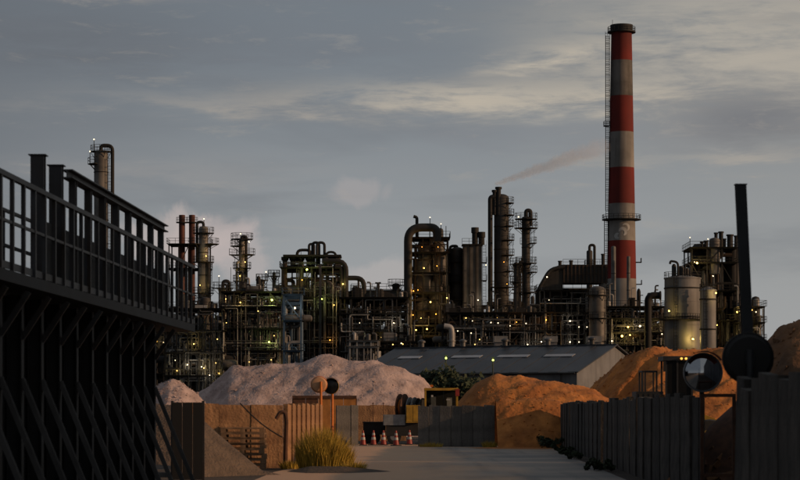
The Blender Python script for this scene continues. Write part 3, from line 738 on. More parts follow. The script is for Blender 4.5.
def leafy(name, label, cx, cy, w, d, h, n, m, seed, cat='bush', leaf=.16, group=None, stems=6):
    rg = random.Random(seed); root = thing(name, label, cat, (cx, cy, 0), group)
    b = MB(); st = []
    for k in range(stems):
        a = rg.uniform(0, 6.28); q = rg.uniform(.2, .8); tp = Vector((cx + w / 2 * q * math.cos(a), cy + d / 2 * q * math.sin(a), h * rg.uniform(.5, .85)))
        b.tube([(cx + rg.gauss(0, .1), cy + rg.gauss(0, .1), -.05), (cx + (tp.x - cx) * .4, cy + (tp.y - cy) * .4, tp.z * .55), tp], .05 * h / 2, 6, r2=.012 * h / 2); st.append(tp)
    b.build('stem', 'bark', root)
    cl = [(Vector((cx + w * rg.uniform(-.42, .42), cy + d * rg.uniform(-.42, .42), h * rg.uniform(.15, .85))), rg.uniform(.14, .26) * min(w, 1.4 * h)) for _ in range(int(10 + w * 2))] + [(s_, .2 * min(w, h)) for s_ in st]
    b = MB()
    for k in range(n):
        c, rr = cl[rg.randrange(len(cl))]
        v = Vector((rg.gauss(0, 1), rg.gauss(0, 1), rg.gauss(0, .8))).normalized() * rr * rg.uniform(.5, 1.05)
        p0 = c + v
        if p0.z < .02: continue
        u = Vector((rg.gauss(0, 1), rg.gauss(0, 1), rg.gauss(0, 1))).normalized() * leaf * rg.uniform(.6, 1.4); q = u.orthogonal() * .5
        b.add([p0 - u, p0 + q, p0 + u, p0 - q], [(0, 1, 2, 3)])
    b.build('foliage', m, root, smooth=False); return root
blades('dry_shrub', 'bushy dry yellow green grass clump in front of the orange mirror poles', PX(322, 62), 62, .62, .5, 1.35, 3600, 'dry_grass', 3, cat='shrub', wd=.008, lean=.28)
blades('dry_shrub', 'smaller dry yellow tuft on the road side of the bushy dry grass clump', PX(341, 63), 63.2, .32, .3, .85, 1000, 'dry_grass', 4, cat='shrub', wd=.008, lean=.3)
for k, (x, y, rx, h, n, lab) in enumerate(((-2.15, 66.5, .25, .45, 260, 'low dry tuft at the foot of the light tan planks'), (-3.1, 63.2, .3, .35, 260, 'short dry tuft beside the foot of the rusty bent pipe'), (4.0, 99.2, .3, .4, 260, 'dry tuft at the sand end of the grey panel wall'), (1.4, 99.6, .5, .3, 320, 'thin dry grass along the foot of the grey panel wall'), (-1.3, 60.8, .35, .4, 300, 'ragged dry tuft at the road edge beside the loose dark earth'))):
    blades('dry_tuft', lab, x, y, rx, .3, h, n, 'dry_grass', 90 + k, cat='grass tuft', wd=.009, lean=.7)
for k, (px, D, ww, hh) in enumerate(((571, 97, 1.1, .5), (584, 85, .8, .3), (598, 76, .7, .26), (616, 62, .9, .3))):
    xx = 5.5 + (D - 41) * .0276 - .55
    leafy('weed_clump', 'dark leafy weeds growing at the foot of the long plank wall', xx, D, ww, 5, hh, 1500, 'dark_leaf', 60 + k, cat='weeds', leaf=.05, group='weeds along the plank wall', stems=8)
for k, (px, D, ww, hh, lab) in enumerate(((452, 182, 4.6, 5.3, 'dark bush standing before the warehouse above the yellow truck'), (434, 188, 4.0, 5.0, 'dark bush beside the pinkish gravel heap below the warehouse roof'), (474, 190, 4.2, 4.4, 'dark bush half hidden by the rounded orange sand heap'))):
    leafy('dark_bush', lab, PX(px, D), D, ww, 3.0, hh, 4200, 'dark_leaf', 80 + k, leaf=.2, group='bushes before the warehouse')

# ---------------------------------------------------------------- warehouse
def warehouse():
    th = R(30); u = Vector((math.cos(th), -math.sin(th), 0)); v = Vector((math.sin(th), math.cos(th), 0))
    Dc = 262; A = Vector((PX(577, Dc), Dc, 0)); Ln, W2, ze, zr = 30.5, 10.6, PZ(372, Dc), PZ(345.5, Dc + 9)
    root = thing('warehouse', 'long low warehouse with dark sheet roof and pale skylight strips', 'warehouse', A - u * Ln / 2 + v * W2)
    up = Vector((0, 0, 1)); th_ = .12
    n = 14
    for k in range(n):
        b = MB(); o = A - u * Ln * (k + 1) / n + u * .02
        b.obox(o, u * (Ln / n - .04), v * .15, up * (ze - .05)); b.build('wall_panel', 'shed_wall', root, smooth=False)
        b = MB(); b.obox(o + v * (2 * W2 - .15), u * (Ln / n - .04), v * .15, up * (ze - .05)); b.build('wall_panel', 'shed_wall', root, smooth=False)
    for s in (0, 1):
        o = A - u * (Ln - .16) * s + (-u * .16 if not s else Vector())
        b = MB(); q = [o + v * .17, o + v * (2 * W2 - .17), o + v * (2 * W2 - .17) + up * (ze - .05), o + v * W2 + up * (zr - .1), o + v * .17 + up * (ze - .05)]
        b.add(q + [x + u * .14 for x in q], [(0, 1, 2, 3, 4), (9, 8, 7, 6, 5)] + [(i, 5 + i, 5 + (i + 1) % 5, (i + 1) % 5) for i in range(5)])
        b.build('gable_wall', 'shed_wall', root, smooth=False)
    o0 = A - u * (Ln + .4) - v * .5 + up * (ze - .08)
    sl = (v * (W2 + .5) + up * (zr - ze + .08)); nrm = u.cross(sl).normalized()
    if nrm.z < 0: nrm = -nrm
    Lt = Ln + .8; n = 24
    for k in range(n):
        b = MB(); b.obox(o0 + u * Lt * k / n, u * (Lt / n - .03), sl, nrm * (.1 + .03 * (k % 2))); b.build('roof_sheet', 'roof_sheet', root, smooth=False)
    o1 = A - u * (Ln + .4) + v * (2 * W2 + .5) + up * (ze - .08); sl2 = (-v * (W2 + .5) + up * (zr - ze + .08)); n2 = Vector((-nrm.x, -nrm.y, nrm.z))
    b = MB(); b.obox(o1, u * Lt, sl2, n2 * .1); b.build('rear_roof', 'roof_sheet', root, smooth=False)
    b = MB(); b.bar(A - u * (Ln + .4) + v * W2 + up * (zr + .14), A + u * .4 + v * W2 + up * (zr + .14), .5, .12); b.build('ridge_cap', 'roof_sheet', root, smooth=False)
    for f0, f1 in ((.10, .20), (.345, .475), (.55, .685), (.755, .88)):
        b = MB(); b.obox(o0 + u * Lt * f0 + sl * .56 + nrm * .14, u * Lt * (f1 - f0), sl * .085, nrm * .06); b.build('skylight', 'skylight', root, smooth=False)
    b = MB(); b.tube([A - u * Ln - v * .58 + up * (ze - .1), A - v * .58 + up * (ze - .1)], .1, 8); b.build('gutter', 'pipe_grey', root)
    for k in range(5):
        c_ = A - u * (3 + 6 * k) + v * W2 + up * (zr + .2); b = MB(); b.lathe([(.32, c_.z), (.32, c_.z + .5), (.5, c_.z + .55), (.5, c_.z + .75), (.1, c_.z + .95)], (c_.x, c_.y), 12); b.build('roof_vent', 'pipe_grey', root)
        c_ = A - u * (2 + 6.4 * k) - v * .12; b = MB(); b.tube([c_, c_ + up * (ze - .2)], .06, 8); b.build('downpipe', 'pipe_grey', root)
    b = MB(); b.obox(A - v * .03 - u * 8, u * 3.4, v * .05, up * 4.0); b.build('roller_door', 'roof_sheet', root, smooth=False)
    b = MB(); b.obox(A + u * .0 + v * 3.4, u * .05, v * 1.6, up * 2.2); b.build('door', 'blue_steel', root, smooth=False)
    for k in range(3):
        b = MB(); b.obox(A + u * .0 + v * (6.5 + 3.2 * k) + up * 3.2, u * .06, v * 1.4, up * 1.1); w_ = b.build('window', 'glass_dark', root, smooth=False)
        b = MB(); b.obox(A + u * .0 + v * (6.45 + 3.2 * k) + up * 3.12, u * .12, v * 1.5, up * .07); b.build('sill', 'grey_paint', w_, smooth=False)
warehouse()

# ---------------------------------------------------------------- lamps
def add_light(parent, loc, col, power, r=.25):
    l = bpy.data.lights.new('lamp_light', 'POINT'); l.energy = power; l.color = col; l.shadow_soft_size = r
    o = bpy.data.objects.new('lamp_light', l); C.objects.link(o); o.parent = parent
    o.location = Vector(loc) - root_of(parent).location
def lamp(parent, px, py, D, kind='yellow', power=0., r=.28):
    c = P(px, py, D); b = MB(); r = .05 + r * .42
    b.lathe([(.02, c.z - r), (r * .75, c.z - r * .6), (r, c.z), (r * .75, c.z + r * .6), (.02, c.z + r)], (c.x, c.y), 8)
    b.build('lamp', 'lamp_' + kind, parent)
    if power: add_light(parent, (c.x, c.y - r - .35, c.z), {'yellow': (1., .66, .18), 'white': (1., .85, .65), 'green': (.85, 1., .25), 'orange': (1., .45, .1)}[kind], power * .7)
def pole_lamp(label, px, py, D, kind='green', power=25, r=.14, h0=0):
    c = P(px, py, D); w = thing('street_lamp', label, 'street lamp', (c.x, c.y, h0))
    b = MB(); b.tube([(c.x, c.y + .3, h0), (c.x, c.y + .3, c.z + .15)], .07, 8); b.build('pole', 'dark_steel', w)
    b = MB(); b.bar((c.x, c.y + .35, c.z + .2), (c.x, c.y - .35, c.z + .24), .3, .1); b.build('lamp_head', 'dark_steel', w, smooth=False)
    lamp(w, px, py, D, kind, power, r); return w
pole_lamp('lit yellow green street lamp above the dark bushes before the warehouse', 446, 358, 215)
pole_lamp('lit yellow green street lamp above the rounded orange sand heap', 493, 360, 215)

# ---------------------------------------------------------------- refinery builders
def tower(label, px, py, w, D, plats, m='vessel_grey', name='column_tower', cat='tower', goose=None, pipes=(), ladder=1, steps=(), rails=True, plat_w=1.2, poles=(), skirt=True, group=None):
    """cylindrical vessel from the ground to row py; plats: [(row, start deg, end deg)]"""
    c = P(px, HOR, D); r = w / 2 * D / F; zt = PZ(py, D)
    root = thing(name, label, cat, (c.x, D, 0), group)
    prof = [(r * 1.12, 0), (r * 1.12, 1.2), (r, 1.3)]; last = r
    for (pyk, wk) in steps:      # narrower upper sections
        zk = PZ(pyk, D); rk = wk / 2 * D / F; prof += [(last, zk - .6 - abs(last - rk)), (rk, zk)]; last = rk
    prof += [(last, zt - last * .55)] + [(last * math.cos(a), zt - last * .55 + last * .55 * math.sin(a)) for a in (.4, .8, 1.2, 1.5)]
    b = MB(); b.lathe(prof, (c.x, D), 20); sh = b.build('shell', m, root)
    z = 6.
    while z < zt - 3:            # stiffening rings / insulation bands
        b = MB(); rr = r
        for (pyk, wk) in steps:
            if z > PZ(pyk, D) - .7: rr = wk / 2 * D / F
        b.lathe([(rr + .003, z), (rr + .07, z + .02), (rr + .07, z + .16), (rr + .003, z + .18)], (c.x, D), 20, closed=True); b.build('band', 'plant_steel', sh); z += 4.6
    def rad(z):
        rr = r
        for (pyk, wk) in steps:
            if z > PZ(pyk, D) - .3: rr = wk / 2 * D / F
        return rr
    zs = []
    for i, pl in enumerate(plats):
        pyk, a0, a1 = pl[:3]; pw = pl[3] if len(pl) > 3 else plat_w
        z = PZ(pyk, D); rr = rad(z); zs.append(z); n = max(4, int((a1 - a0) / 28))
        b = MB(); ang = [R(a0 + (a1 - a0) * k / n) for k in range(n + 1)]; vs = []
        for a in ang:
            for (q, dz) in ((rr + .02, 0), (rr + pw, 0), (rr + pw, .12), (rr + .02, .12)): vs.append((c.x + q * math.cos(a), D + q * math.sin(a), z + dz - .12))
        fs = []
        for k in range(n):
            for j in range(4): fs.append((4 * k + j, 4 * k + 4 + j, 4 * k + 4 + (j + 1) % 4, 4 * k + (j + 1) % 4))
        fs += [(0, 1, 2, 3), (4 * n + 3, 4 * n + 2, 4 * n + 1, 4 * n)]
        b.add(vs, fs)
        for a in ang[::2]: b.bar((c.x + rr * math.cos(a), D + rr * math.sin(a), z - 1.2), (c.x + (rr + pw * .9) * math.cos(a), D + (rr + pw * .9) * math.sin(a), z - .12), .09)
        pf = b.build('platform', 'plant_steel', root, smooth=False)
        if rails:
            b = MB(); b.rail_ring((c.x, D), rr + pw - .05, z, 1.15, n, a0, a1, .07); b.build('guard_rail', 'plant_steel', pf, smooth=False)
    zs = sorted(zs + [0.5])
    for i in range(len(zs) - 1):
        sgn = ladder * (1 if i % 2 == 0 else .7); rr = rad(zs[i + 1])
        b = MB(); b.ladder(c.x + sgn * (rr + .45), D - .5, zs[i] if zs[i] > 1 else .05, zs[i + 1], .6, .07); b.build('ladder', 'plant_steel', root, smooth=False)
    if goose:
        gpx, gtop, gend, gr = goose  # pipe from the head up and over, down the side at gpx to row gend
        x2 = PX(gpx, D); zz = PZ(gtop, D)
        b = MB(); b.tube(bend([(c.x, D, zt - .4), (c.x, D, zz), (x2, D, zz), (x2, D, max(.1, PZ(gend, D)))], gr * 3, 5), gr, 10); b.build('overhead_pipe', 'pipe_black', root)
    for (ppx, ptop, pbot, pr, pm) in pipes:
        x2 = PX(ppx, D); y2 = D - r * .8
        b = MB(); b.tube(bend([(x2, y2, max(.1, PZ(pbot, D))), (x2, y2, PZ(ptop, D)), (c.x, D - .2, PZ(ptop, D))], pr * 3, 4), pr, 8); b.build('riser_pipe', pm, root)
    for (ppx, ptop, pbot) in poles:
        b = MB(); b.tube([(PX(ppx, D), D, PZ(pbot, D)), (PX(ppx, D), D, PZ(ptop, D))], .07, 6); b.build('lamp_pole', 'plant_steel', root)
        lamp(root, ppx, ptop, D, 'white', 0, .22)
    return root

def frame(root, px0, px1, rows, D0, D1, nx, ny, m='plant_steel', cw=.24, brace=True, deck=True, rails=True, rng=None, skip=0.):
    """steel frame: columns, a beam grid and a grating deck at each row, guard rails on the decks"""
    D = D0; xs = [PX(px0, D) + (PX(px1, D) - PX(px0, D)) * i / nx for i in range(nx + 1)]
    ys = [D0 + (D1 - D0) * j / ny for j in range(ny + 1)]; zs = sorted(PZ(r, D) for r in rows); zt = zs[-1]
    for x in xs:
        for y in ys:
            b = MB(); b.box(x - cw / 2, x + cw / 2, y - cw / 2, y + cw / 2, 0, zt); b.build('column', m, root, smooth=False)
    for z in zs:
        for y in ys:
            b = MB(); b.box(xs[0] - .2, xs[-1] + .2, y - cw * .4, y + cw * .4, z - .34, z - .052); b.build('beam', m, root, smooth=False)
        for x in xs:
            b = MB(); b.box(x - cw * .38, x + cw * .38, ys[0], ys[-1], z - .32, z - .056); b.build('cross_beam', m, root, smooth=False)
        if deck:
            b = MB(); b.box(xs[0] - .5, xs[-1] + .5, ys[0] - .6, ys[-1] + .3, z - .05, z); dk = b.build('deck', m, root, smooth=False)
            if rails:
                b = MB(); b.rail((xs[0] - .45, ys[0] - .55, z), (xs[-1] + .45, ys[0] - .55, z), 1.1, 1.9, .07)
                b.rail((xs[0] - .45, ys[0] - .55, z), (xs[0] - .45, ys[-1], z), 1.1, 1.9, .07); b.rail((xs[-1] + .45, ys[0] - .55, z), (xs[-1] + .45, ys[-1], z), 1.1, 1.9, .07)
                b.build('guard_rail', m, dk, smooth=False)
    if brace:
        zz = [0.] + zs
        for i in range(nx):
            for k in range(len(zz) - 1):
                if (i + k) % 2 == 0:
                    a, c = (xs[i], xs[i + 1]) if k % 2 else (xs[i + 1], xs[i])
                    b = MB(); b.bar((a, ys[0], zz[k]), (c, ys[0], zz[k + 1] - .4), .16); b.build('brace', m, root, smooth=False)
    return xs, ys, [0.] + zs

def clutter(root, px0, px1, py0, py1, D0, D1, n, rng, vessels=3, mats=None, rmin=.1, rmax=.42):
    """pipe runs with elbows plus a few drums, between two rows and two depths"""
    mats = mats or ['pipe_grey', 'pipe_grey', 'pipe_black', 'pipe_pale', 'plant_rust', 'plant_steel']
    def pt(): 
        D = rng.uniform(D0, D1); return D
    z0, z1 = PZ(py1, D0), PZ(py0, D0); xa, xb = PX(px0, D0), PX(px1, D0)
    z0 = max(z0, .3)
    for k in range(n):
        D = rng.uniform(D0, D1); r = rng.uniform(rmin, rmax) * (1 if rng.random() < .8 else 1.5); x = rng.uniform(xa, xb); z = rng.uniform(z0, z1); m = rng.choice(mats)
        kind = rng.random()
        if kind < .4:   # vertical run with an elbow into a horizontal one
            x2 = min(xb, max(xa, x + rng.choice((-1, 1)) * rng.uniform(1.5, 6))); zt = rng.uniform(z0 + (z1 - z0) * .3, z1)
            pts = [(x, D, max(.1, z0 - 2)), (x, D, zt), (x2, D, zt)]
            if rng.random() < .6: pts.append((x2, D, zt - rng.uniform(1.5, 6)) if rng.random() < .6 else (x2, D, min(z1, zt + rng.uniform(1, 3))))
        elif kind < .75:  # horizontal run
            ln = rng.uniform(4, (xb - xa) * .7 + 4); a = max(xa, x - ln / 2); c = min(xb, x + ln / 2)
            pts = [(a, D, z), (c, D, z)]
            if rng.random() < .6: pts = [(a, D, max(z0, z - rng.uniform(1, 5)))] + pts
            if rng.random() < .5: pts += [(c, D, min(z1, z + rng.uniform(1, 4)))]
        else:             # straight riser
            zt = rng.uniform(z0 + (z1 - z0) * .4, z1); pts = [(x, D, max(.1, z0 - 2)), (x, D, zt)]
        b = MB(); b.tube(bend(pts, r * 2.5, 3), r, 7); pb = b.build('pipe', m, root)
        if rng.random() < .3:
            q = Vector(pts[0]).lerp(Vector(pts[1]), rng.uniform(.2, .8)); d = (Vector(pts[1]) - Vector(pts[0])).normalized()
            b = MB(); b.tube([q - d * .12, q + d * .12], r * 1.7, 8); b.build('flange', m, pb)
    for k in range(vessels):
        D = rng.uniform(D0, D1); r = rng.uniform(.6, 1.15); x = rng.uniform(xa, xb); z = rng.uniform(z0, z1 - 2); m = rng.choice(('vessel_grey', 'vessel_dark', 'vessel_dark'))
        b = MB()
        if rng.random() < .55:
            l = rng.uniform(2, 4.5); b.lathe([(r * .3, -l), (r * .85, -l + .25), (r, -l + .7), (r, l - .7), (r * .85, l - .25), (r * .3, l)], axis='x', o=(x, D, z), n=14); b.build('drum', m, root)
            for s in (-.5, .5):
                b = MB(); b.box(x + s * l - .2, x + s * l + .2, D - r * .8, D + r * .8, max(0, z - r - 1.4), z - r * .5)
                b.build('saddle', 'plant_steel', root, smooth=False)
        else:
            h = rng.uniform(3, 6); b.lathe([(r * .9, max(0, z - 1)), (r, z), (r, z + h), (r * .8, z + h + .4), (r * .2, z + h + .6)], (x, D), 14); b.build('vessel', m, root)

def fine(root, px0, px1, py0, py1, D0, D1, n, seed):
    """thin pale instrument lines, handrails and drain pipes in front of the steel"""
    rng = random.Random(seed); clutter(root, px0, px1, py0, py1, D0, D1, n, rng, 0, ['pipe_pale', 'pipe_grey', 'pipe_pale', 'bare_steel'], .045, .13)
def topside(root, px0, px1, row, D0, D1, n, seed, hi=9):
    """vents, pots, junction boxes and davits standing on a top deck"""
    rg = random.Random(seed); z = PZ(row, D0)
    for k in range(n):
        x = PX(rg.uniform(px0, px1), D0); y = rg.uniform(D0 + .4, D1 - .4); h = (.25 + .75 * rg.random() ** 2) * hi * D0 / F; kind = rg.random(); m = rg.choice(('plant_steel', 'pipe_grey', 'pipe_black', 'vessel_dark', 'pipe_pale')); b = MB()
        if kind < .4:
            r = rg.uniform(.08, .22); b.tube(bend([(x, y, z), (x, y, z + h), (x + rg.choice((-1, 1)) * .7, y, z + h)], .4, 3), r, 7); b.build('vent_pipe', m, root)
        elif kind < .65:
            r = rg.uniform(.35, .7); b.lathe([(r, z), (r, z + h * .7), (r * .7, z + h * .8), (r * .2, z + h * .85)], (x, y), 10); b.build('pot', m, root)
        elif kind < .85:
            b.box(x - rg.uniform(.4, 1.2), x + rg.uniform(.4, 1.2), y - .3, y + .3, z, z + h * .5); b.build('equipment_box', m, root, smooth=False)
        else:
            b.tube([(x, y, z), (x, y, z + h * 1.3)], .05, 6); b.build('mast', 'plant_steel', root)
def unit(name, label, cat, px, D): return thing(name, label, cat, (PX(px, D), D, 0))
RG = random.Random(77)
FULL = (0, 360)

# --- far left tower above the barrier
tower('pale column tower with looped black pipe rising above the dark steel barrier', 101, 150, 14, 430, [(151.5, 0, 360, .7), (164, 90, 250, 1.2)], m='vessel_grey', goose=(112.5, 145.5, 300, .36),
      pipes=(), poles=((94, 139.5, 152), (90, 151.5, 163)), ladder=1)
# --- twin dark red stacks with shared gantry
st = unit('twin_stack', 'pair of dark red steel stacks tied together by one gantry', 'stack', 187, 470)
for px in (182, 192):
    c = P(px, HOR, 470); r = 3.1 * 470 / F; zt = PZ(215, 470)
    b = MB(); b.lathe([(r * 1.25, 0), (r * 1.25, 8), (r, 12), (r, zt - .05), (r * .86, zt), (r * .86, zt - 1.5)], (c.x, 470), 18); b.build('shaft', 'red_stack_steel', st)
    b = MB(); b.lathe([(r + .01, zt - 1.7), (r + .6, zt - 1.7), (r + .6, zt - 1.5), (r + .01, zt - 1.5)], (c.x, 470), 14, closed=True); b.build('top_ring', 'plant_steel', st)
    b = MB(); b.rail_ring((c.x, 470), r + .55, zt - 1.5, 1.0, 10); b.build('guard_rail', 'plant_steel', st, smooth=False)
frame(st, 169, 208, (268, 243.5), 467, 473, 4, 1, rails=True)
# --- columns left of centre
tower('slim column tower with gooseneck top beside the dark red twin stacks', 203.5, 226, 9.5, 455, [(233, 0, 360, 1.2), (244, -60, 240, 2.2), (262, 0, 360), (293, 0, 360), (318, 0, 360)], m='vessel_pale', goose=(197, 222, 262, .3), poles=((204, 219, 232), (206.5, 260.5, 262)), pipes=((209, 262, 345, .3, 'pipe_grey'),))
tower('slender column tower crowded with top platforms above the blue steel frame', 242, 239, 6.5, 448, [(239, 0, 360, 1.6), (246, 90, 300, 1.7), (254.5, -80, 200, 2.0), (268, 0, 360), (281, 90, 300), (301, 0, 360), (330, -90, 160)], m='vessel_pale', goose=(246, 236.5, 300, .35), poles=((240.5, 234, 240), (249, 242, 254)), ladder=-1, pipes=((237, 262, 360, .28, 'pipe_pale'),))
tower('short pale column between the gooseneck tower and the crowded slender tower', 223, 287, 9, 440, [(288, 0, 360), (309, 0, 360), (332, 0, 360)], m='vessel_pale', goose=(229, 281, 345, .35), poles=((219, 276, 288),))
tower('short grey column half hidden behind the end of the steel barrier', 187, 300, 8, 425, [(301, 0, 360), (322, 0, 360), (345, 0, 360)], m='vessel_pale', goose=(181, 296, 360, .3))
for (t_, ls) in ((0, ((206, 256, 455), (200, 285, 455), (207, 312, 455), (203, 335, 455))), (1, ((245, 262, 448), (240, 276, 448), (244, 312, 448), (240, 345, 448))), (2, ((226, 299, 440), (221, 320, 440)))):
    rt = [o for o in bpy.data.objects if o.parent is None and o.name.startswith('column_tower') and o['label'].startswith(('slim column', 'slender column', 'short pale')[t_])][0]
    for l in ls: lamp(rt, l[0], l[1], l[2] - 2.2, 'yellow', 130, .15)
tower('thin pale riser column left of the blue steel frame', 262, 279, 4.5, 436, [(280, 0, 360, .8), (302, 0, 360, .8)], m='vessel_pale', poles=((266, 272, 280),))
tower('thin grey riser column beside the dark process block', 274, 272, 3.6, 442, [(276, 0, 360, .9), (298, 0, 360, .7)], m='vessel_grey')
tower('small capped vessel tower above the long dark pipe rack', 357, 287, 7, 448, [(291, 0, 360, .7)], m='vessel_dark', name='vessel_tower')
tower('short platformed vessel close to the arched duct tower', 396, 283, 7.5, 452, [(285, 0, 360, .9), (296, 0, 360, .9)], m='vessel_dark', name='vessel_tower')
# --- left process racks
def rack(label, px0, px1, rows, D0, D1, nx, ny, n, seed, vessels=3, lamps=(), m='plant_steel', name='pipe_rack', top=None, mats=None, brace=True, cat='pipe rack', rails=True):
    w = unit(name, label, cat, (px0 + px1) / 2, D0); rg = random.Random(seed)
    frame(w, px0, px1, rows, D0, D1, nx, ny, m=m, brace=brace, rails=rails)
    clutter(w, px0, px1, (top or min(rows)) , 392, D0 + .6, D1 - .4, n, rg, vessels, mats)
    topside(w, px0, px1, min(rows), D0, D1, max(6, int((px1 - px0) / 2.6)), seed + 300, 24)
    fine(w, px0, px1, min(rows), 385, D0 - .45, D0 + 2, int(n * 1.2), seed + 100)
    for l in lamps: lamp(w, *l[:2], D0 - .75, *l[2:])
    return w
def sprinkle(px0, px1, py0, py1, n, seed, hot=.3, kinds=('yellow', 'yellow', 'white')):
    rg = random.Random(seed); out = []
    for k in range(int(n * .65)):
        out.append((rg.uniform(px0, px1), rg.uniform(py0, py1), rg.choice(kinds), rg.uniform(50, 130) if rg.random() < hot else 0., rg.uniform(.08, .17)))
    return out
rack('left pipe rack crowded with pale risers below the twin stacks', 165, 222, (375, 352, 330, 308), 412, 424, 5, 2, 60, 11, 6, sprinkle(170, 222, 330, 378, 16, 1, .55), mats=['pipe_grey', 'pipe_pale', 'pipe_pale', 'plant_rust', 'plant_steel'])
rack('open pipe rack between the crowded slender tower and the blue steel frame', 222, 282, (372, 350, 328, 306, 291), 418, 430, 5, 2, 60, 12, 5, sprinkle(225, 282, 300, 370, 12, 2, .5) + [(272, 300, 'green', 260, .4), (269, 342, 'green', 200, .3)], mats=['pipe_grey', 'pipe_pale', 'pipe_black', 'plant_rust', 'plant_steel'])
# blue frame
w = unit('blue_frame', 'blue painted open steel frame in front of the dark process block', 'steel frame', 292, 405)
frame(w, 284, 301, (350, 320, 294), 405, 410, 1, 1, m='blue_steel', cw=.34, rails=True)
clutter(w, 284, 301, 294, 385, 406, 409, 14, random.Random(31), 1, mats=['pipe_grey', 'pipe_pale', 'blue_steel'])
lamp(w, 295, 308, 404.2, 'white', 130, .3)
# --- dark process block with air coolers and header pipes
w = unit('process_block', 'dark open process block topped by a bundle of looping black pipes', 'process unit', 313, 440)
frame(w, 282, 341, (345, 322, 297, 267), 440, 454, 4, 2, cw=.26)
clutter(w, 284, 340, 262, 380, 441, 453, 80, random.Random(32), 8, rmin=.15, rmax=.5, mats=['pipe_black', 'plant_steel', 'plant_rust', 'pipe_grey'])
for k, px in enumerate((285, 293, 301, 309, 330, 337)):     # air cooler fans on the top deck
    c = P(px, 0, 443); zt = PZ(267, 440)
    b = MB(); b.lathe([(.5, zt), (.5, zt + 1.4), (.75, zt + 1.6), (.75, zt + 2.2), (.6, zt + 2.2)], (c.x, 443), 12); b.build('fan_housing', 'plant_steel', w)
b = MB(); b.box(PX(283, 440), PX(341, 440), 440, 446, PZ(256.5, 440), PZ(254.5, 440)); b.build('cooler_roof', 'plant_steel', w, smooth=False)
for (a, c, top, bot, r) in ((309, 314, 244, 268, .26), (312.5, 319, 242.5, 275, .28), (317, 324.5, 242.5, 268, .28), (297, 311, 250, 262, .3), (326, 336, 252, 262, .25)):
    b = MB(); y = 442 + RG.uniform(-1, 4); b.tube(bend([(PX(a, y), y, PZ(bot, y)), (PX(a, y), y, PZ(top, y)), (PX(c, y), y, PZ(top, y)), (PX(c, y), y, PZ(bot, y))], 1.0, 4), r, 9); b.build('header_pipe', 'pipe_black', w)
for (a, c, top, bot, r) in ((322, 346, 261, 325, .52), (335, 341.5, 267, 310, .36), (346, 364, 278, 360, .5)):
    y = 439; b = MB(); b.tube(bend([(PX(a, y), y, PZ(top, y)), (PX(c, y), y, PZ(top, y)), (PX(c, y), y, PZ(bot, y))], 2.0, 5), r, 10); b.build('transfer_pipe', 'pipe_black', w)
b = MB(); b.box(PX(319.2, 436), PX(321.4, 436), 436, 436.4, 0, PZ(264, 436)); b.build('front_column', 'pipe_grey', w, smooth=False)
topside(w, 283, 341, 267, 440, 454, 22, 511, 16)
fine(w, 283, 341, 262, 380, 438.8, 442, 60, 201)
for l in ((307, 269.5, 'green', 320, .35), (343, 284, 'yellow', 120, .25), (322, 299, 'green', 120, .2), (302, 280, 'orange', 120, .15), (334, 305, 'yellow', 100, .15), (290, 300, 'yellow', 80, .15), (330, 340, 'orange', 100, .2)): lamp(w, *l[:2], 438.6, *l[2:])
# --- middle rack with long drum
rack('long dark pipe rack with a horizontal drum left of the arched duct tower', 340, 408, (352, 332, 313, 297), 432, 446, 6, 2, 70, 13, 5, sprinkle(345, 408, 318, 350, 10, 3, .3), mats=['pipe_black', 'pipe_grey', 'plant_steel', 'plant_rust'])
w = unit('storage_drum', 'large dark horizontal drum on legs at the end of the looping black pipes', 'drum', 365, 450)
c = P(376, 298, 450); b = MB(); b.lathe([(.3, -6), (1.3, -5.7), (1.65, -4.9), (1.65, 4.9), (1.3, 5.7), (.3, 6)], axis='x', o=(c.x, 450, c.z), n=18); b.build('shell', 'vessel_dark', w)
for s in (-3.6, 3.6):
    b = MB(); b.box(c.x + s - .4, c.x + s + .4, 449, 451, 0, c.z - 1.2); b.build('leg', 'plant_steel', w, smooth=False)
b = MB(); b.rail((c.x - 5, 449, c.z + 1.75), (c.x + 5, 449, c.z + 1.75), 1.1, 1.5, .08); b.bar((c.x - 5.2, 449, c.z + 1.7), (c.x + 5.2, 449, c.z + 1.7), .9, .1); b.build('catwalk', 'plant_steel', w, smooth=False)
rack('low pale pipe manifold standing behind the top of the big gravel heap', 350, 378, (346, 340), 395, 399, 4, 1, 18, 14, 0, (), m='pipe_pale', name='pipe_manifold', mats=['pipe_pale', 'pipe_grey'], cat='pipe manifold', rails=False, brace=False)
rack('low pipe trench rack right of the pale manifold', 378, 420, (348, 341), 402, 408, 6, 1, 24, 15, 1, sprinkle(380, 420, 339, 347, 6, 33, .2), name='pipe_rack', rails=True, brace=False)

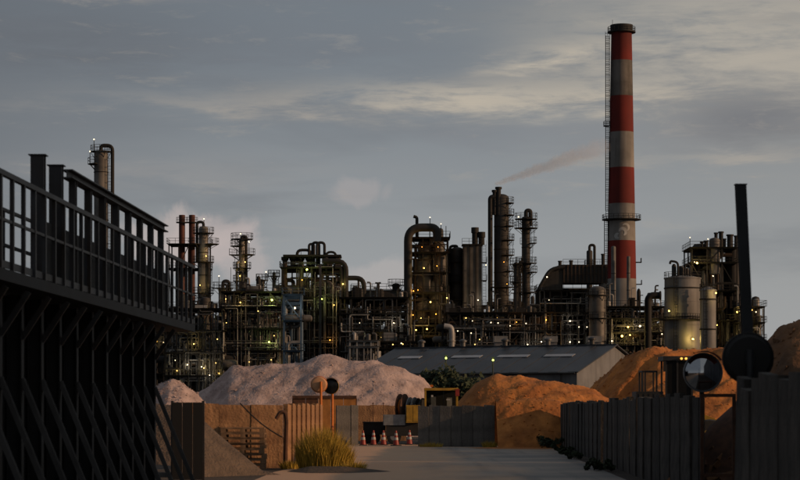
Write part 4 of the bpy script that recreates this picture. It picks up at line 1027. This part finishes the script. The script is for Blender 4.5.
# --- reactor structure with arched duct
w = unit('reactor_tower', 'tall reactor structure with large arched duct and lit yellow platforms', 'process unit', 429, 450)
frame(w, 410.5, 448, (338, 325, 310, 292, 272, 252, 237), 450, 459, 3, 2, cw=.24)
b = MB(); y = 448.6; b.tube(bend([(PX(408, y), y, .2), (PX(408, y), y, PZ(227.5, y)), (PX(437, y), y, PZ(227.5, y)), (PX(437, y), y, PZ(242, y))], 4.4, 8), .85, 14); b.build('arched_duct', 'vessel_dark', w)
b = MB(); b.tube(bend([(PX(417, y), y + 2, PZ(236, y)), (PX(417, y), y + 2, PZ(216.5, y)), (PX(413.5, y), y + 2, PZ(215.5, y))], .8, 4), .32, 8); b.build('vent_pipe', 'pipe_black', w)
for (px, r, t, bt) in ((425, 1.5, 240, 262), (438.5, 1.35, 241, 259), (440, 1.7, 254, 284), (424, 1.9, 258, 292), (436, 1.6, 280, 320), (421, 1.7, 296, 322), (444, .9, 262, 300)):
    c = P(px, 0, 453); zt, zb = PZ(t, 453), PZ(bt, 453)
    b = MB(); b.lathe([(r * .35, zb - 1), (r * .9, zb - .4), (r, zb + .4), (r, zt - r * .5), (r * .8, zt - r * .2), (r * .3, zt)], (c.x, 453), 16); b.build('vessel', 'vessel_grey', w)
clutter(w, 411, 448, 236, 380, 449.6, 458, 80, random.Random(34), 3, mats=['pipe_black', 'plant_steel', 'pipe_grey', 'plant_rust'], rmin=.1, rmax=.35)
fine(w, 411, 448, 238, 350, 448.8, 451, 6, 202)
for l in ((424, 268, 'yellow', 230, .2), (437, 266, 'orange', 150, .14), (422, 247, 'orange', 110, .1), (438, 247, 'orange', 90, .1), (413.5, 291, 'orange', 220, .16), (418, 290, 'orange', 80, .14), (430.5, 302, 'yellow', 260, .3), (447, 298, 'yellow', 130, .25), (436, 314, 'orange', 150, .16), (413, 315, 'orange', 110, .16), (416, 330, 'yellow', 220, .25), (427, 329, 'yellow', 260, .3), (448, 314, 'white', 40, .18), (421, 318, 'yellow', 70, .15)): lamp(w, l[0], l[1], 448.7, l[2], l[3] * .6, l[4])
for (px, t, bt) in ((430, 217.5, 237), (441, 224, 237), (446, 226, 237)):
    b = MB(); b.tube([(PX(px, 450), 450, PZ(bt, 450)), (PX(px, 450), 450, PZ(t, 450))], .08, 6); b.build('lamp_pole', 'plant_steel', w)
lamp(w, 430, 217.5, 450, 'white', 0, .22); lamp(w, 441, 224, 450, 'white', 0, .18)
# --- vessel and box heater
tower('dark vessel tower between the reactor structure and the grey box heater', 457, 247, 14, 456, [(262, 0, 360, .8), (282, 0, 360, .8), (300, 0, 360, .8)], m='vessel_dark', goose=(450, 246, 300, .3))
w = unit('box_heater', 'plain grey concrete box heater with two thin black stacks', 'heater', 472, 452)
z1 = PZ(245, 452)
b = MB(); b.box(PX(463, 452), PX(482, 452), 452, 456, 0, z1); b.build('casing', 'vessel_grey', w, smooth=False)
for px in (463.2, 469.3, 475.6, 481.2):
    b = MB(); b.box(PX(px, 452), PX(px, 452) + .16, 451.86, 451.998, 0, z1); b.build('stiffener', 'plant_steel', w, smooth=False)
b = MB(); b.box(PX(462, 452), PX(483, 452), 451.5, 456.5, z1, z1 + .2); b.build('roof_slab', 'plant_steel', w, smooth=False)
b = MB(); b.rail((PX(462, 452), 451.6, z1 + .2), (PX(483, 452), 451.6, z1 + .2), 1.1, 1.5, .07); b.build('guard_rail', 'plant_steel', w, smooth=False)
for px, t in ((475, 227.5), (481.5, 232)):
    x = PX(px, 454); b = MB(); b.lathe([(.62, z1 + .2), (.62, PZ(t, 454) - 1.2), (.78, PZ(t, 454) - 1.1), (.78, PZ(t, 454))], (x, 454), 12); b.build('stack', 'pipe_black', w)
b = MB(); b.ladder(PX(484.5, 452), 453, .1, z1, .6, .07); b.build('ladder', 'plant_steel', w, smooth=False)
for z in (PZ(262, 452), PZ(280, 452)):
    b = MB(); b.box(PX(482, 452) + .01, PX(487, 452), 452, 455, z - .1, z); b.rail((PX(487, 452), 452, z), (PX(487, 452), 455, z), 1.1, 1.4, .06); b.build('side_platform', 'plant_steel', w, smooth=False)
for l in ((486, 265, 'white', 0, .16), (478, 300, 'white', 60, .18), (466, 318, 'yellow', 80, .18)): lamp(w, *l[:2], 450.9, *l[2:])
# --- tall twin column and its slimmer neighbour
t = tower('tallest dark column tower with black pipes bundled on its left side', 501.5, 194, 15, 446, [(203, -60, 120, 1.0), (215, -70, 100, 1.1), (226, -60, 110, 1.0), (240, -90, 90, 1.1), (255, -90, 120, 1.1), (271, -60, 120, 1.1), (287, 0, 360, 1.0), (305, 0, 360, 1.2)], m='vessel_dark', ladder=1)
for (px, top, end, r, gx) in ((490.3, 197, 318, .5, 496), (494.5, 190, 215, .42, None), (498.5, 187, 215, .5, None)):
    D = 445; pts = [(PX(px, D), D, PZ(end, D)), (PX(px, D), D, PZ(top, D))] + ([(PX(gx, D), D, PZ(top, D))] if gx else [])
    b = MB(); b.tube(bend(pts, 1.2, 5), r, 10); b.build('side_pipe', 'pipe_black', t)
    if not gx:
        b = MB(); b.lathe([(r, PZ(top, D) - .5), (r * 1.35, PZ(top, D) - .45), (r * 1.35, PZ(top, D)), (r, PZ(top, D))], (PX(px, D), D), 10); b.build('vent_cap', 'pipe_black', t)
for l in ((504, 262, 'orange', 60, .1), (507, 284, 'orange', 60, .1), (497, 318, 'yellow', 90, .2), (492, 322, 'yellow', 200, .25)): lamp(t, *l[:2], 441, *l[2:])
tower('slimmer dark column tower with hooked vent pipe beside the tallest tower', 526, 216, 8.5, 440, [(219, 0, 360, 1.4), (228, 0, 360, 1.5), (243, -40, 120, 1.3), (263, 0, 360, 1.3), (272, -60, 110, 1.4), (292, 0, 360, 1.2)], m='vessel_dark', goose=(530.5, 210.5, 226, .42), poles=((518.5, 217, 228),), pipes=((519.5, 262, 340, .35, 'pipe_black'),))
tower('thin riser column standing between the tallest tower and its slimmer neighbour', 516, 262, 4.5, 436, [(264, 0, 360, .8), (282, 0, 360, .8)], m='vessel_dark')
rack('low dark pipe rack with many lamps in front of the tall towers', 448, 545, (345, 330, 312), 420, 434, 8, 2, 90, 16, 8, sprinkle(450, 545, 318, 346, 20, 4, .2, ('yellow', 'white', 'orange')), mats=['pipe_black', 'plant_steel', 'pipe_grey', 'plant_rust'])
w = unit('curved_pipe', 'pale curved pipe bending up above the warehouse roof', 'pipe', 450, 400)
b = MB(); b.tube(bend([P(444, 326, 400), P(451.5, 327, 400), P(452, 336, 400), (PX(450.5, 400), 400, 0)], 1.2, 6), .5, 12); b.build('pipe_run', 'pipe_pale', w)
b = MB(); b.tube([P(451.5, 340, 400), P(451.5, 341.5, 400)], .75, 12); b.build('flange', 'pipe_pale', w)

# --- furnace with arched duct, ribbed cooler and vessel
w = unit('furnace_unit', 'black furnace with rounded shoulder and ribbed upper casing', 'furnace', 570, 460)
y = 462
za, zb = PZ(284, y), PZ(265.5, y); xa, xb = PX(562, y), PX(606, y); hw = 3.0
b = MB(); b.box(xa, xb, y - hw, y + hw, za, zb); b.build('upper_casing', 'vessel_dark', w, smooth=False)
for k in range(12):
    x = xa + .2 + (xb - xa - .5) * k / 11; b = MB(); b.box(x - .13, x + .13, y - hw - .25, y - hw - .003, za, zb); b.build('rib', 'plant_rust', w, smooth=False)
for z in (za + .15, (za + zb) / 2, zb - .3):
    b = MB(); b.box(xa, xb, y - hw - .14, y - hw - .004, z - .09, z + .09); b.build('stiffener', 'plant_rust', w, smooth=False)
b = MB(); n = 10; x0 = PX(540, y); rx = xa - x0 - .02; rz = zb - PZ(300, y)        # quarter-round breeching running down into the firebox
pr = [(xa - .02, PZ(300, y))] + [(xa - .02 - rx * math.cos(R(90 * k / n)), PZ(300, y) + rz * math.sin(R(90 * k / n))) for k in range(n + 1)]
m_ = len(pr); b.add([(x, y - hw, z) for x, z in pr] + [(x, y + hw, z) for x, z in pr], [tuple(range(m_)), tuple(range(2 * m_ - 1, m_ - 1, -1))] + [(i, (i + 1) % m_, m_ + (i + 1) % m_, m_ + i) for i in range(m_)])
b.build('breeching', 'vessel_dark', w)
b = MB(); b.box(x0, xa - .02, y - hw + .2, y + hw - .2, 0, PZ(300, y) - .01); b.build('breeching_leg', 'pipe_black', w, smooth=False)
b = MB(); b.tube(bend([(PX(536.5, y), y - 3.6, 0), (PX(536.5, y), y - 3.6, PZ(292, y)), (PX(541, y), y - 3.6, PZ(284, y)), (PX(549, y), y - 3.6, PZ(270, y)), (PX(563, y), y - 3.6, PZ(268, y))], 1.6, 4), .4, 10); b.build('outer_pipe', 'pipe_black', w)
b = MB(); b.rail((xa, y - hw, zb), (xb, y - hw, zb), 1.1, 1.6, .07); b.build('guard_rail', 'plant_steel', w, smooth=False)
for px, t in ((560, 262), (571, 261.5), (603, 255)):
    b = MB(); b.lathe([(.35, zb), (.35, PZ(t, y)), (.45, PZ(t, y)), (.45, PZ(t, y) + .25)], (PX(px, y), y), 10); b.build('vent_stack', 'pipe_black', w)
frame(w, 539, 606, (345, 330, 312, 290), 456, 466, 6, 2, cw=.3, brace=False)
b = MB(); b.box(PX(544, 467), PX(607, 467), 467, 474, 0, PZ(288, 467)); b.build('firebox', 'pipe_black', w, smooth=False)
for k in range(9):
    px = 546 + 7 * k; b = MB(); b.box(PX(px, 467), PX(px, 467) + .3, 466.7, 466.998, 0, PZ(289, 467)); b.build('stiffener', 'plant_steel', w, smooth=False)
clutter(w, 540, 606, 290, 380, 456.6, 465, 60, random.Random(36), 4, mats=['pipe_black', 'plant_steel', 'plant_rust', 'pipe_grey'], rmin=.15, rmax=.5)
fine(w, 540, 606, 290, 350, 455, 457, 45, 203)
for l in ((547, 277, 'white', 60, .2), (546, 320, 'orange', 190, .25), (570, 321, 'white', 90, .25), (579, 327, 'white', 0, .18), (587, 327, 'white', 0, .18), (533, 342, 'white', 0, .2), (543, 342, 'orange', 240, .4), (554, 343, 'yellow', 0, .16), (570, 342, 'white', 60, .25), (579, 342, 'white', 0, .2), (588, 342, 'white', 0, .2), (538, 316, 'white', 0, .2), (549, 300, 'white', 0, .12)): lamp(w, *l[:2], 455, *l[2:])
tower('small dark vessel with looped pipe rising behind the ribbed furnace casing', 589.5, 250, 6, 470, [(266, 0, 360, .5)], m='vessel_dark', name='vessel_tower', goose=(594.5, 245, 268, .3))
tower('grey cylindrical vessel in front of the furnace beside the striped chimney', 597.5, 286, 17, 448, [(295, 0, 360, .7), (318, 0, 360, .7)], m='vessel_grey', name='vessel_tower')
for k, (px, m) in enumerate(((501, 'a'), (551, 'b'), (595, 'c'))):
    w = unit('site_cabin', ['pale site cabin roof below the tallest tower', 'pale site cabin roof below the ribbed furnace casing', 'pale site cabin roof beside the chimney foot'][k], 'cabin', px, 330)
    x0, x1 = PX(px - 6, 330), PX(px + 6, 330); zt = PZ(336, 330)
    b = MB(); b.box(x0, x1, 330, 334, 0, zt - .9); wl = b.build('wall', 'shed_wall', w, smooth=False)
    b = MB(); b.box(x0 - .1, x1 + .1, 329.8, 334.2, zt - .9, zt); b.build('roof', 'pipe_pale', w, smooth=False)
    b = MB(); b.box(x0 + .3, x0 + 1.2, 329.96, 329.99, .1, 2.1); b.build('door', 'grey_paint', w, smooth=False)
    b = MB(); b.box(x1 - .9, x1 - .3, 329.96, 329.99, zt - 2.2, zt - 1.3); b.build('window', 'glass_dark', w, smooth=False)

# --- the red and white chimney
CD_ = 640.0
w = unit('striped_chimney', 'towering red and white striped chimney with ring platforms and caged ladder', 'chimney', 621.5, CD_)
cx = PX(621.5, CD_)
def crad(py): return (10.3 + (py - 35) * (15.4 - 10.3) / 285.0) * CD_ / F
rows = [(33, 61, 'chimney_red'), (61, 96.5, 'chimney_sooty'), (96.5, 132.5, 'chimney_red'), (132.5, 168, 'chimney_white'), (168, 204, 'chimney_red'), (204, 241, 'chimney_white'), (241, 279, 'chimney_red'), (279, 415, 'chimney_white')]
for a, c, m in rows:
    za, zc = PZ(a, CD_), max(0., PZ(c, CD_)); b = MB(); n = 3
    b.lathe([(crad(c), zc)] + [(crad(c) + (crad(a) - crad(c)) * k / n, zc + (za - zc) * k / n) for k in range(1, n + 1)], (cx, CD_), 40); b.build('shaft_band', m, w)
z = PZ(33, CD_); r = crad(33)
b = MB(); b.lathe([(r + .0, z - .02), (r + 1.1, z), (r + 1.1, z + .3), (r + .3, z + .32), (r + .3, z + 2.2), (r - .6, z + 2.3), (r - .6, z + .3)], (cx, CD_), 36); b.build('crown', 'pipe_black', w)
b = MB(); b.rail_ring((cx, CD_), r + 1.0, z + .3, 1.3, 20, t=.1); b.build('guard_rail', 'plant_steel', w, smooth=False)
for py, e in ((219.5, 1.7),):
    z = PZ(py, CD_); r = crad(py); b = MB(); b.lathe([(r + .01, z - .5), (r + e, z - .2), (r + e, z), (r + .01, z)], (cx, CD_), 36, closed=True); pf = b.build('ring_platform', 'plant_steel', w)
    b = MB(); b.rail_ring((cx, CD_), r + e - .1, z, 1.3, 24, t=.11); b.build('guard_rail', 'plant_steel', pf, smooth=False)
b = MB(); b.ladder(PX(607.2, CD_), CD_ - .6, PZ(218, CD_), PZ(36, CD_), .9, .14); b.build('ladder', 'plant_steel', w, smooth=False)
b = MB(); b.ladder(PX(606.0, CD_), CD_ - .6, .2, PZ(221, CD_), .9, .14); b.build('ladder', 'plant_steel', w, smooth=False)
z = PZ(126, CD_); x = PX(607, CD_); b = MB(); b.box(x - 1.0, x + .6, CD_ - 1.6, CD_ + .4, z - .2, z)
for a, c in (((x - .95, CD_ - 1.55), (x + .6, CD_ - 1.55)), ((x - .95, CD_ - 1.55), (x - .95, CD_ + .3))): b.rail((*a, z), (*c, z), 1.2, .8, .1)
b.build('rest_landing', 'plant_steel', w, smooth=False)
b = MB(); b.tube([(cx - 2.6, CD_, PZ(33, CD_)), (cx - 2.6, CD_, PZ(20, CD_))], .07, 6); b.build('lightning_rod', 'plant_steel', w)
for py in (262, 284):
    z = PZ(py, CD_); r = crad(py); b = MB(); b.box(cx + r - .1, cx + r + 1.6, CD_ - 1.2, CD_ + 1.2, z - .2, z); b.rail((cx + r + 1.5, CD_ - 1.1, z), (cx + r + 1.5, CD_ + 1.1, z), 1.1, 1.1, .1); b.build('side_landing', 'plant_steel', w, smooth=False)
# pale swirl mark painted round the white band, curved with the shaft
def on_shaft(pxo, py, e=.05):
    r = crad(py) + e; x = pxo * CD_ / F; return Vector((cx + x, CD_ - math.sqrt(max(.01, r * r - x * x)), PZ(py, CD_)))
def ribbon(pts, wd):
    b = MB(); n = len(pts)
    for i, (x, y) in enumerate(pts):
        x2, y2 = pts[min(i + 1, n - 1)]; x1, y1 = pts[max(i - 1, 0)]; dx, dy = x2 - x1, y2 - y1; l = math.hypot(dx, dy) or 1
        ww = wd * math.sin(math.pi * (i + .6) / (n + .2)) ** .6; nx_, ny_ = -dy / l * ww, dx / l * ww
        b.v += [on_shaft(x + nx_, y + ny_), on_shaft(x - nx_, y - ny_)]
        if i: b.f.append((2 * i - 2, 2 * i - 1, 2 * i + 1, 2 * i))
    return b
arc = lambda ox, oy, r, a0, a1, n=14, sq=1.: [(ox + r * math.cos(R(a0 + (a1 - a0) * k / n)), oy - sq * r * math.sin(R(a0 + (a1 - a0) * k / n))) for k in range(n + 1)]
for pts, wd in ((arc(-.4, 233, 3.4, -70, 170), 1.7), (arc(-4.6, 236.8, 2.2, 80, 290), 1.6), (arc(2.4, 228.6, 3.6, 140, -60), 1.2)):
    ribbon(pts, wd).build('swirl_mark', 'chimney_mark', w)
tower('slim pale duct standing close against the chimney foot', 613.5, 246, 4.6, 600, [], m='vessel_grey', name='duct_stack', cat='stack')
tower('shorter pale duct in front of the chimney beside the slim duct', 628.5, 256, 3.6, 598, [], m='vessel_grey', name='duct_stack', cat='stack')
# --- low units right of the chimney
rack('low dark pipe rack with bright yellow lamps at the chimney foot', 604, 664, (345, 332, 318, 306), 470, 484, 5, 2, 60, 17, 5, [(612, 341, 'white', 60, .25), (628, 327, 'yellow', 240, .35), (640, 326, 'white', 120, .4), (648, 326, 'yellow', 200, .35), (622, 336, 'yellow', 320, .5), (630, 335, 'yellow', 160, .3), (651, 328, 'yellow', 80, .25), (662, 334, 'white', 0, .22), (606, 336, 'yellow', 60, .2)], mats=['pipe_black', 'plant_steel', 'pipe_grey', 'plant_rust'])
w = unit('hooked_flue', 'black hooked flue pipe rising between the chimney and the pale silos', 'flue', 650, 465)
b = MB(); b.tube(bend([(PX(648, 465), 465, 0), (PX(648, 465), 465, PZ(295.5, 465)), (PX(661, 465), 465, PZ(295.5, 465))], 1.4, 6), .75, 12); b.build('pipe_run', 'pipe_black', w)
b = MB(); b.tube([P(659.5, 295.5, 465), P(661, 295.5, 465)], .95, 12); b.build('flange', 'pipe_black', w)
# --- silos
def silo(label, px, py, wpx, D, bands, cat='silo', lamps_=()):
    r = wpx / 2 * D / F; zt = PZ(py, D); x = PX(px, D); w = thing('storage_silo', label, cat, (x, D, 0))
    k = 6
    for i in range(k):
        za, zb = zt * i / k, zt * (i + 1) / k - .03
        b = MB(); b.lathe([(r, za), (r, zb), (r * .97, zb), (r * .97, zb + .03)], (x, D), 36); b.build('shell_ring', 'tank_white', w)
    b = MB(); b.lathe([(r + .15, zt), (r + .15, zt + .2), (.3, zt + .9)], (x, D), 30); b.build('roof', 'tank_white', w)
    b = MB(); b.rail_ring((x, D), r + .05, zt + .2, 1.1, 22, t=.07); b.build('guard_rail', 'plant_steel', w, smooth=False)
    for py2 in bands:
        z = PZ(py2, D); b = MB(); b.lathe([(r + .005, z), (r + .12, z), (r + .12, z + .25), (r + .005, z + .25)], (x, D), 36, closed=True); b.build('hoop', 'plant_steel', w)
    b = MB(); b.ladder(x - r * .5, D - r * .88 - .25, .2, zt + 1, .6, .07); b.build('ladder', 'plant_steel', w, smooth=False)
    for l in lamps_: lamp(w, *l[:2], D - r - .5, *l[2:])
    return w, x, r, zt
w, x, r, zt = silo('broad pale silo with a dark side gallery beside the hooked flue', 682.5, 279, 36, 430, (289, 318), lamps_=((669, 311, 'yellow', 300, .3), (693, 339, 'yellow', 520, .35)))
b = MB(); b.lathe([(r + .01, PZ(320, 430)), (r + 1.1, PZ(320, 430)), (r + 1.1, PZ(320, 430) + .12), (r + .01, PZ(320, 430) + .12)], (x, 430), 30, closed=True); b.build('gallery', 'plant_steel', w)
b = MB(); b.rail_ring((x, 430), r + 1.0, PZ(320, 430), 1.1, 22, 180, 330, t=.07); b.build('guard_rail', 'plant_steel', w, smooth=False)
for (px, top, rr) in ((674, 266, .45), (681, 268, .6), (687, 270, .4)):
    xx = PX(px, 429); b = MB(); b.lathe([(rr, zt), (rr, PZ(top, 429)), (rr * .5, PZ(top, 429) + .4)], (xx, 429), 10); b.build('filter_pot', 'vessel_dark', w)
b = MB(); b.tube(bend([(PX(678, 428), 428, zt), (PX(678, 428), 428, PZ(262, 428)), (PX(670.5, 428), 428, PZ(261, 428)), (PX(670, 428), 428, PZ(264, 428))], .7, 4), .22, 8); b.build('vent_pipe', 'pipe_black', w)
b = MB(); b.tube(bend([(PX(685, 428), 428, zt), (PX(685, 428), 428, PZ(264, 428)), (PX(690, 428), 428, PZ(265, 428)), (PX(690, 428), 428, PZ(279, 428))], .7, 4), .2, 8); b.build('vent_pipe', 'pipe_black', w)
silo('narrower pale silo right of the broad one', 708, 291, 16, 424, (300, 330), lamps_=((716, 293, 'yellow', 160, .3),))
w = unit('silo_tower', 'dark silo tower block with crowded roof behind the pale silos', 'process unit', 718, 452)
frame(w, 692, 737, (320, 290, 262, 247), 446, 458, 3, 2, cw=.26)
for px, wd, top in ((700, 19, 249), (717, 15, 268), (733, 16, 252), (728, 9, 270)):
    r = wd / 2 * 455 / F; b = MB(); b.lathe([(r, 0), (r, PZ(top, 455)), (r * .6, PZ(top, 455) + 1)], (PX(px, 455), 455), 20); b.build('silo_shell', 'vessel_dark' if px != 717 else 'vessel_grey', w)
clutter(w, 693, 738, 248, 380, 446.6, 452, 40, random.Random(38), 3, mats=['pipe_black', 'plant_steel', 'pipe_grey', 'plant_rust'])
for px, top, rr in ((716, 234, .35), (721, 233, .45), (724.5, 240, .3), (730, 236, .6), (736, 237, .35), (706, 242, .4), (702, 243, .3)):
    b = MB(); x = PX(px, 452); b.lathe([(rr, PZ(248, 452)), (rr, PZ(top, 452)), (rr * 1.3, PZ(top, 452)), (rr * 1.3, PZ(top, 452) + .3)], (x, 452), 10); b.build('vent_stack', 'pipe_black', w)
for px, top in ((690, 237.5), (708, 239), (694.5, 262)):
    b = MB(); b.tube([(PX(px, 446), 446, PZ(262, 446)), (PX(px, 446), 446, PZ(top, 446))], .07, 6); b.build('lamp_pole', 'plant_steel', w); lamp(w, px, top, 445.6, 'white', 0, .16)
for l in ((697, 263, 'yellow', 420, .42), (713, 276, 'white', 60, .16), (737, 312, 'yellow', 260, .25), (738, 336, 'yellow', 200, .2), (717, 325, 'yellow', 80, .15)): lamp(w, *l[:2], 444.6, *l[2:])
rack('small pipe rack with lamps right of the dark silo tower', 741, 764, (340, 322, 306), 440, 450, 2, 1, 26, 18, 2, [(746, 291, 'white', 0, .14), (752, 310, 'yellow', 60, .22), (756, 312, 'white', 0, .18), (747, 330, 'yellow', 60, .18)])
# --- second row of plant that closes the view between the front units
for k, (a, c, top, D, lab) in enumerate(((150, 236, 318, 520, 'rear process block behind the left pipe racks'), (236, 345, 302, 530, 'rear process block behind the blue steel frame'), (345, 420, 312, 535, 'rear process block behind the long horizontal drum'), (420, 545, 305, 525, 'rear process block behind the tall dark towers'), (600, 668, 312, 540, 'rear process block behind the chimney foot lamps'))):
    w = unit('process_block', lab, 'process unit', (a + c) / 2, D)
    nn = max(4, int((c - a) / 14)); frame(w, a, c, (top + 55, top + 36, top + 18, top), D, D + 12, nn, 1, cw=.5, brace=True)
    topside(w, a, c, top, D, D + 12, int((c - a) / 3.2), 400 + k, 20)
    nb = max(3, int((c - a) / 22))
    for i in range(nb):   # plain equipment housings inside the block
        x0 = PX(a, D) + (PX(c, D) - PX(a, D)) * i / nb; x1 = x0 + (PX(c, D) - PX(a, D)) / nb - .5
        b = MB(); b.box(x0, x1, D + 5, D + 9, 0, PZ(top + RG.uniform(4, 22), D)); b.build('housing', 'vessel_dark', w, smooth=False)
    clutter(w, a, c, top, 385, D + .6, D + 4.6, 50, random.Random(40 + k), 5, mats=['pipe_black', 'plant_steel', 'pipe_grey', 'plant_rust'], rmin=.2, rmax=.6)
    for l in sprinkle(a + 3, c - 3, top + 12, 350, 9, 60 + k, .4): lamp(w, *l[:2], D - .9, *l[2:])

# ---------------------------------------------------------------- unseen grey shed, added only to keep the sun off the barrier
w = thing('shade_shed', 'added unseen grey shed that shades the steel barrier', 'shed', (14.5, 30, 0))
for k in range(5):
    y0 = 15 + 6 * k; b = MB(); b.box(9.5, 9.62, y0 + .02, y0 + 5.98, 0, 9.7); b.build('wall_panel', 'shed_wall', w, smooth=False)
    b = MB(); b.box(19.4, 19.5, y0 + .02, y0 + 5.98, 0, 9.7); b.build('wall_panel', 'shed_wall', w, smooth=False)
for y0 in (14.9, 45.02):
    b = MB(); b.add([(9.5, y0, 0), (19.5, y0, 0), (19.5, y0, 9.7), (14.5, y0, 11.1), (9.5, y0, 9.7), (9.5, y0 + .08, 0), (19.5, y0 + .08, 0), (19.5, y0 + .08, 9.7), (14.5, y0 + .08, 11.1), (9.5, y0 + .08, 9.7)], [(0, 1, 2, 3, 4), (9, 8, 7, 6, 5), (0, 5, 6, 1), (1, 6, 7, 2), (4, 9, 5, 0)])
    b.build('gable_wall', 'shed_wall', w, smooth=False)
for s in (0, 1):
    b = MB(); xe = 9.2 if s == 0 else 19.8; b.obox((xe, 14.5, 9.68), (14.5 - xe, 0, 1.48), (0, 31, 0), (0, 0, .1)); b.build('roof_slope', 'roof_sheet', w, smooth=False)

# ---------------------------------------------------------------- smoke and steam
def vol_mat(name, dens, col, nscale, plume=False, edge=.9):
    """volume that thins out towards the skin of a unit sphere; object coordinates run -1..1"""
    m = bpy.data.materials.new(name); m.use_nodes = True; t = m.node_tree; t.nodes.clear(); L = t.links.new
    out = N(t, 'ShaderNodeOutputMaterial'); pv = N(t, 'ShaderNodeVolumePrincipled'); L(pv.outputs[0], out.inputs['Volume'])
    pv.inputs['Color'].default_value = (*col, 1); pv.inputs['Anisotropy'].default_value = .1; pv.inputs['Absorption Color'].default_value = (.72, .66, .66, 1)
    def mt(op, a, b=None, c=None):
        n = N(t, 'ShaderNodeMath', operation=op)
        for i, v in enumerate((a, b, c)):
            if v is None: continue
            if isinstance(v, (int, float)): n.inputs[i].default_value = v
            else: L(v, n.inputs[i])
        return n.outputs[0]
    tc = N(t, 'ShaderNodeTexCoord'); mp = N(t, 'ShaderNodeMapping'); mp.inputs['Scale'].default_value = nscale; L(tc.outputs['Object'], mp.inputs[0])
    nz = N(t, 'ShaderNodeTexNoise'); nz.inputs['Scale'].default_value = 1.; nz.inputs['Detail'].default_value = 4; nz.inputs['Roughness'].default_value = .6; L(mp.outputs[0], nz.inputs['Vector'])
    sp = N(t, 'ShaderNodeSeparateXYZ'); L(tc.outputs['Object'], sp.inputs[0])
    yz = mt('SQRT', mt('ADD', mt('POWER', sp.outputs[1], 2.), mt('POWER', sp.outputs[2], 2.)))
    if plume:      # thin at the mouth (x=-1), swelling downwind, dying away at x=1
        rad = mt('MULTIPLY_ADD', sp.outputs[0], .26, .40); core = mt('SUBTRACT', 1., mt('DIVIDE', yz, rad))
        fade = N(t, 'ShaderNodeMapRange'); L(sp.outputs[0], fade.inputs[0]); fade.inputs[1].default_value = -1.; fade.inputs[2].default_value = 1.1; fade.inputs[3].default_value = 1.; fade.inputs[4].default_value = 0.
        fade = fade.outputs[0]
    else:
        ln = N(t, 'ShaderNodeVectorMath', operation='LENGTH'); L(tc.outputs['Object'], ln.inputs[0]); core = mt('SUBTRACT', 1., ln.outputs['Value']); fade = 1.
    v = mt('ADD', core, mt('MULTIPLY', mt('SUBTRACT', nz.outputs[0], .58), edge * 2.2))
    mr = N(t, 'ShaderNodeMapRange', interpolation_type='SMOOTHSTEP'); L(v, mr.inputs[0]); mr.inputs[1].default_value = 0.; mr.inputs[2].default_value = .55; mr.inputs[3].default_value = 0; mr.inputs[4].default_value = dens
    L(mt('MULTIPLY', mr.outputs[0], fade), pv.inputs['Density']); MATS[name] = m; return m
def cloud(name, label, px, py, rx, rz, D, m, ry=None, tilt=0., cat='steam'):
    b = MB(); n = 16; b.lathe([(math.sin(math.pi * k / 10) if 0 < k < 10 else .001, -math.cos(math.pi * k / 10)) for k in range(11)], n=n)
    o = b.build(name, m); s_ = D / F; o.location = P(px, py, D); o.scale = (rx * s_, (ry or rz) * s_, rz * s_); o.rotation_euler = (0, tilt, 0)
    return tag(o, label, cat)
ang = math.atan2(40, 114)
cloud('smoke_plume', 'thin pinkish smoke plume drifting from the tallest dark tower towards the chimney', 553, 164, 62, 22, 446, vol_mat('smoke_air', .75, (.93, .84, .81), (9, 2.6, 2.6), plume=True, edge=.55), tilt=-ang, cat='smoke')
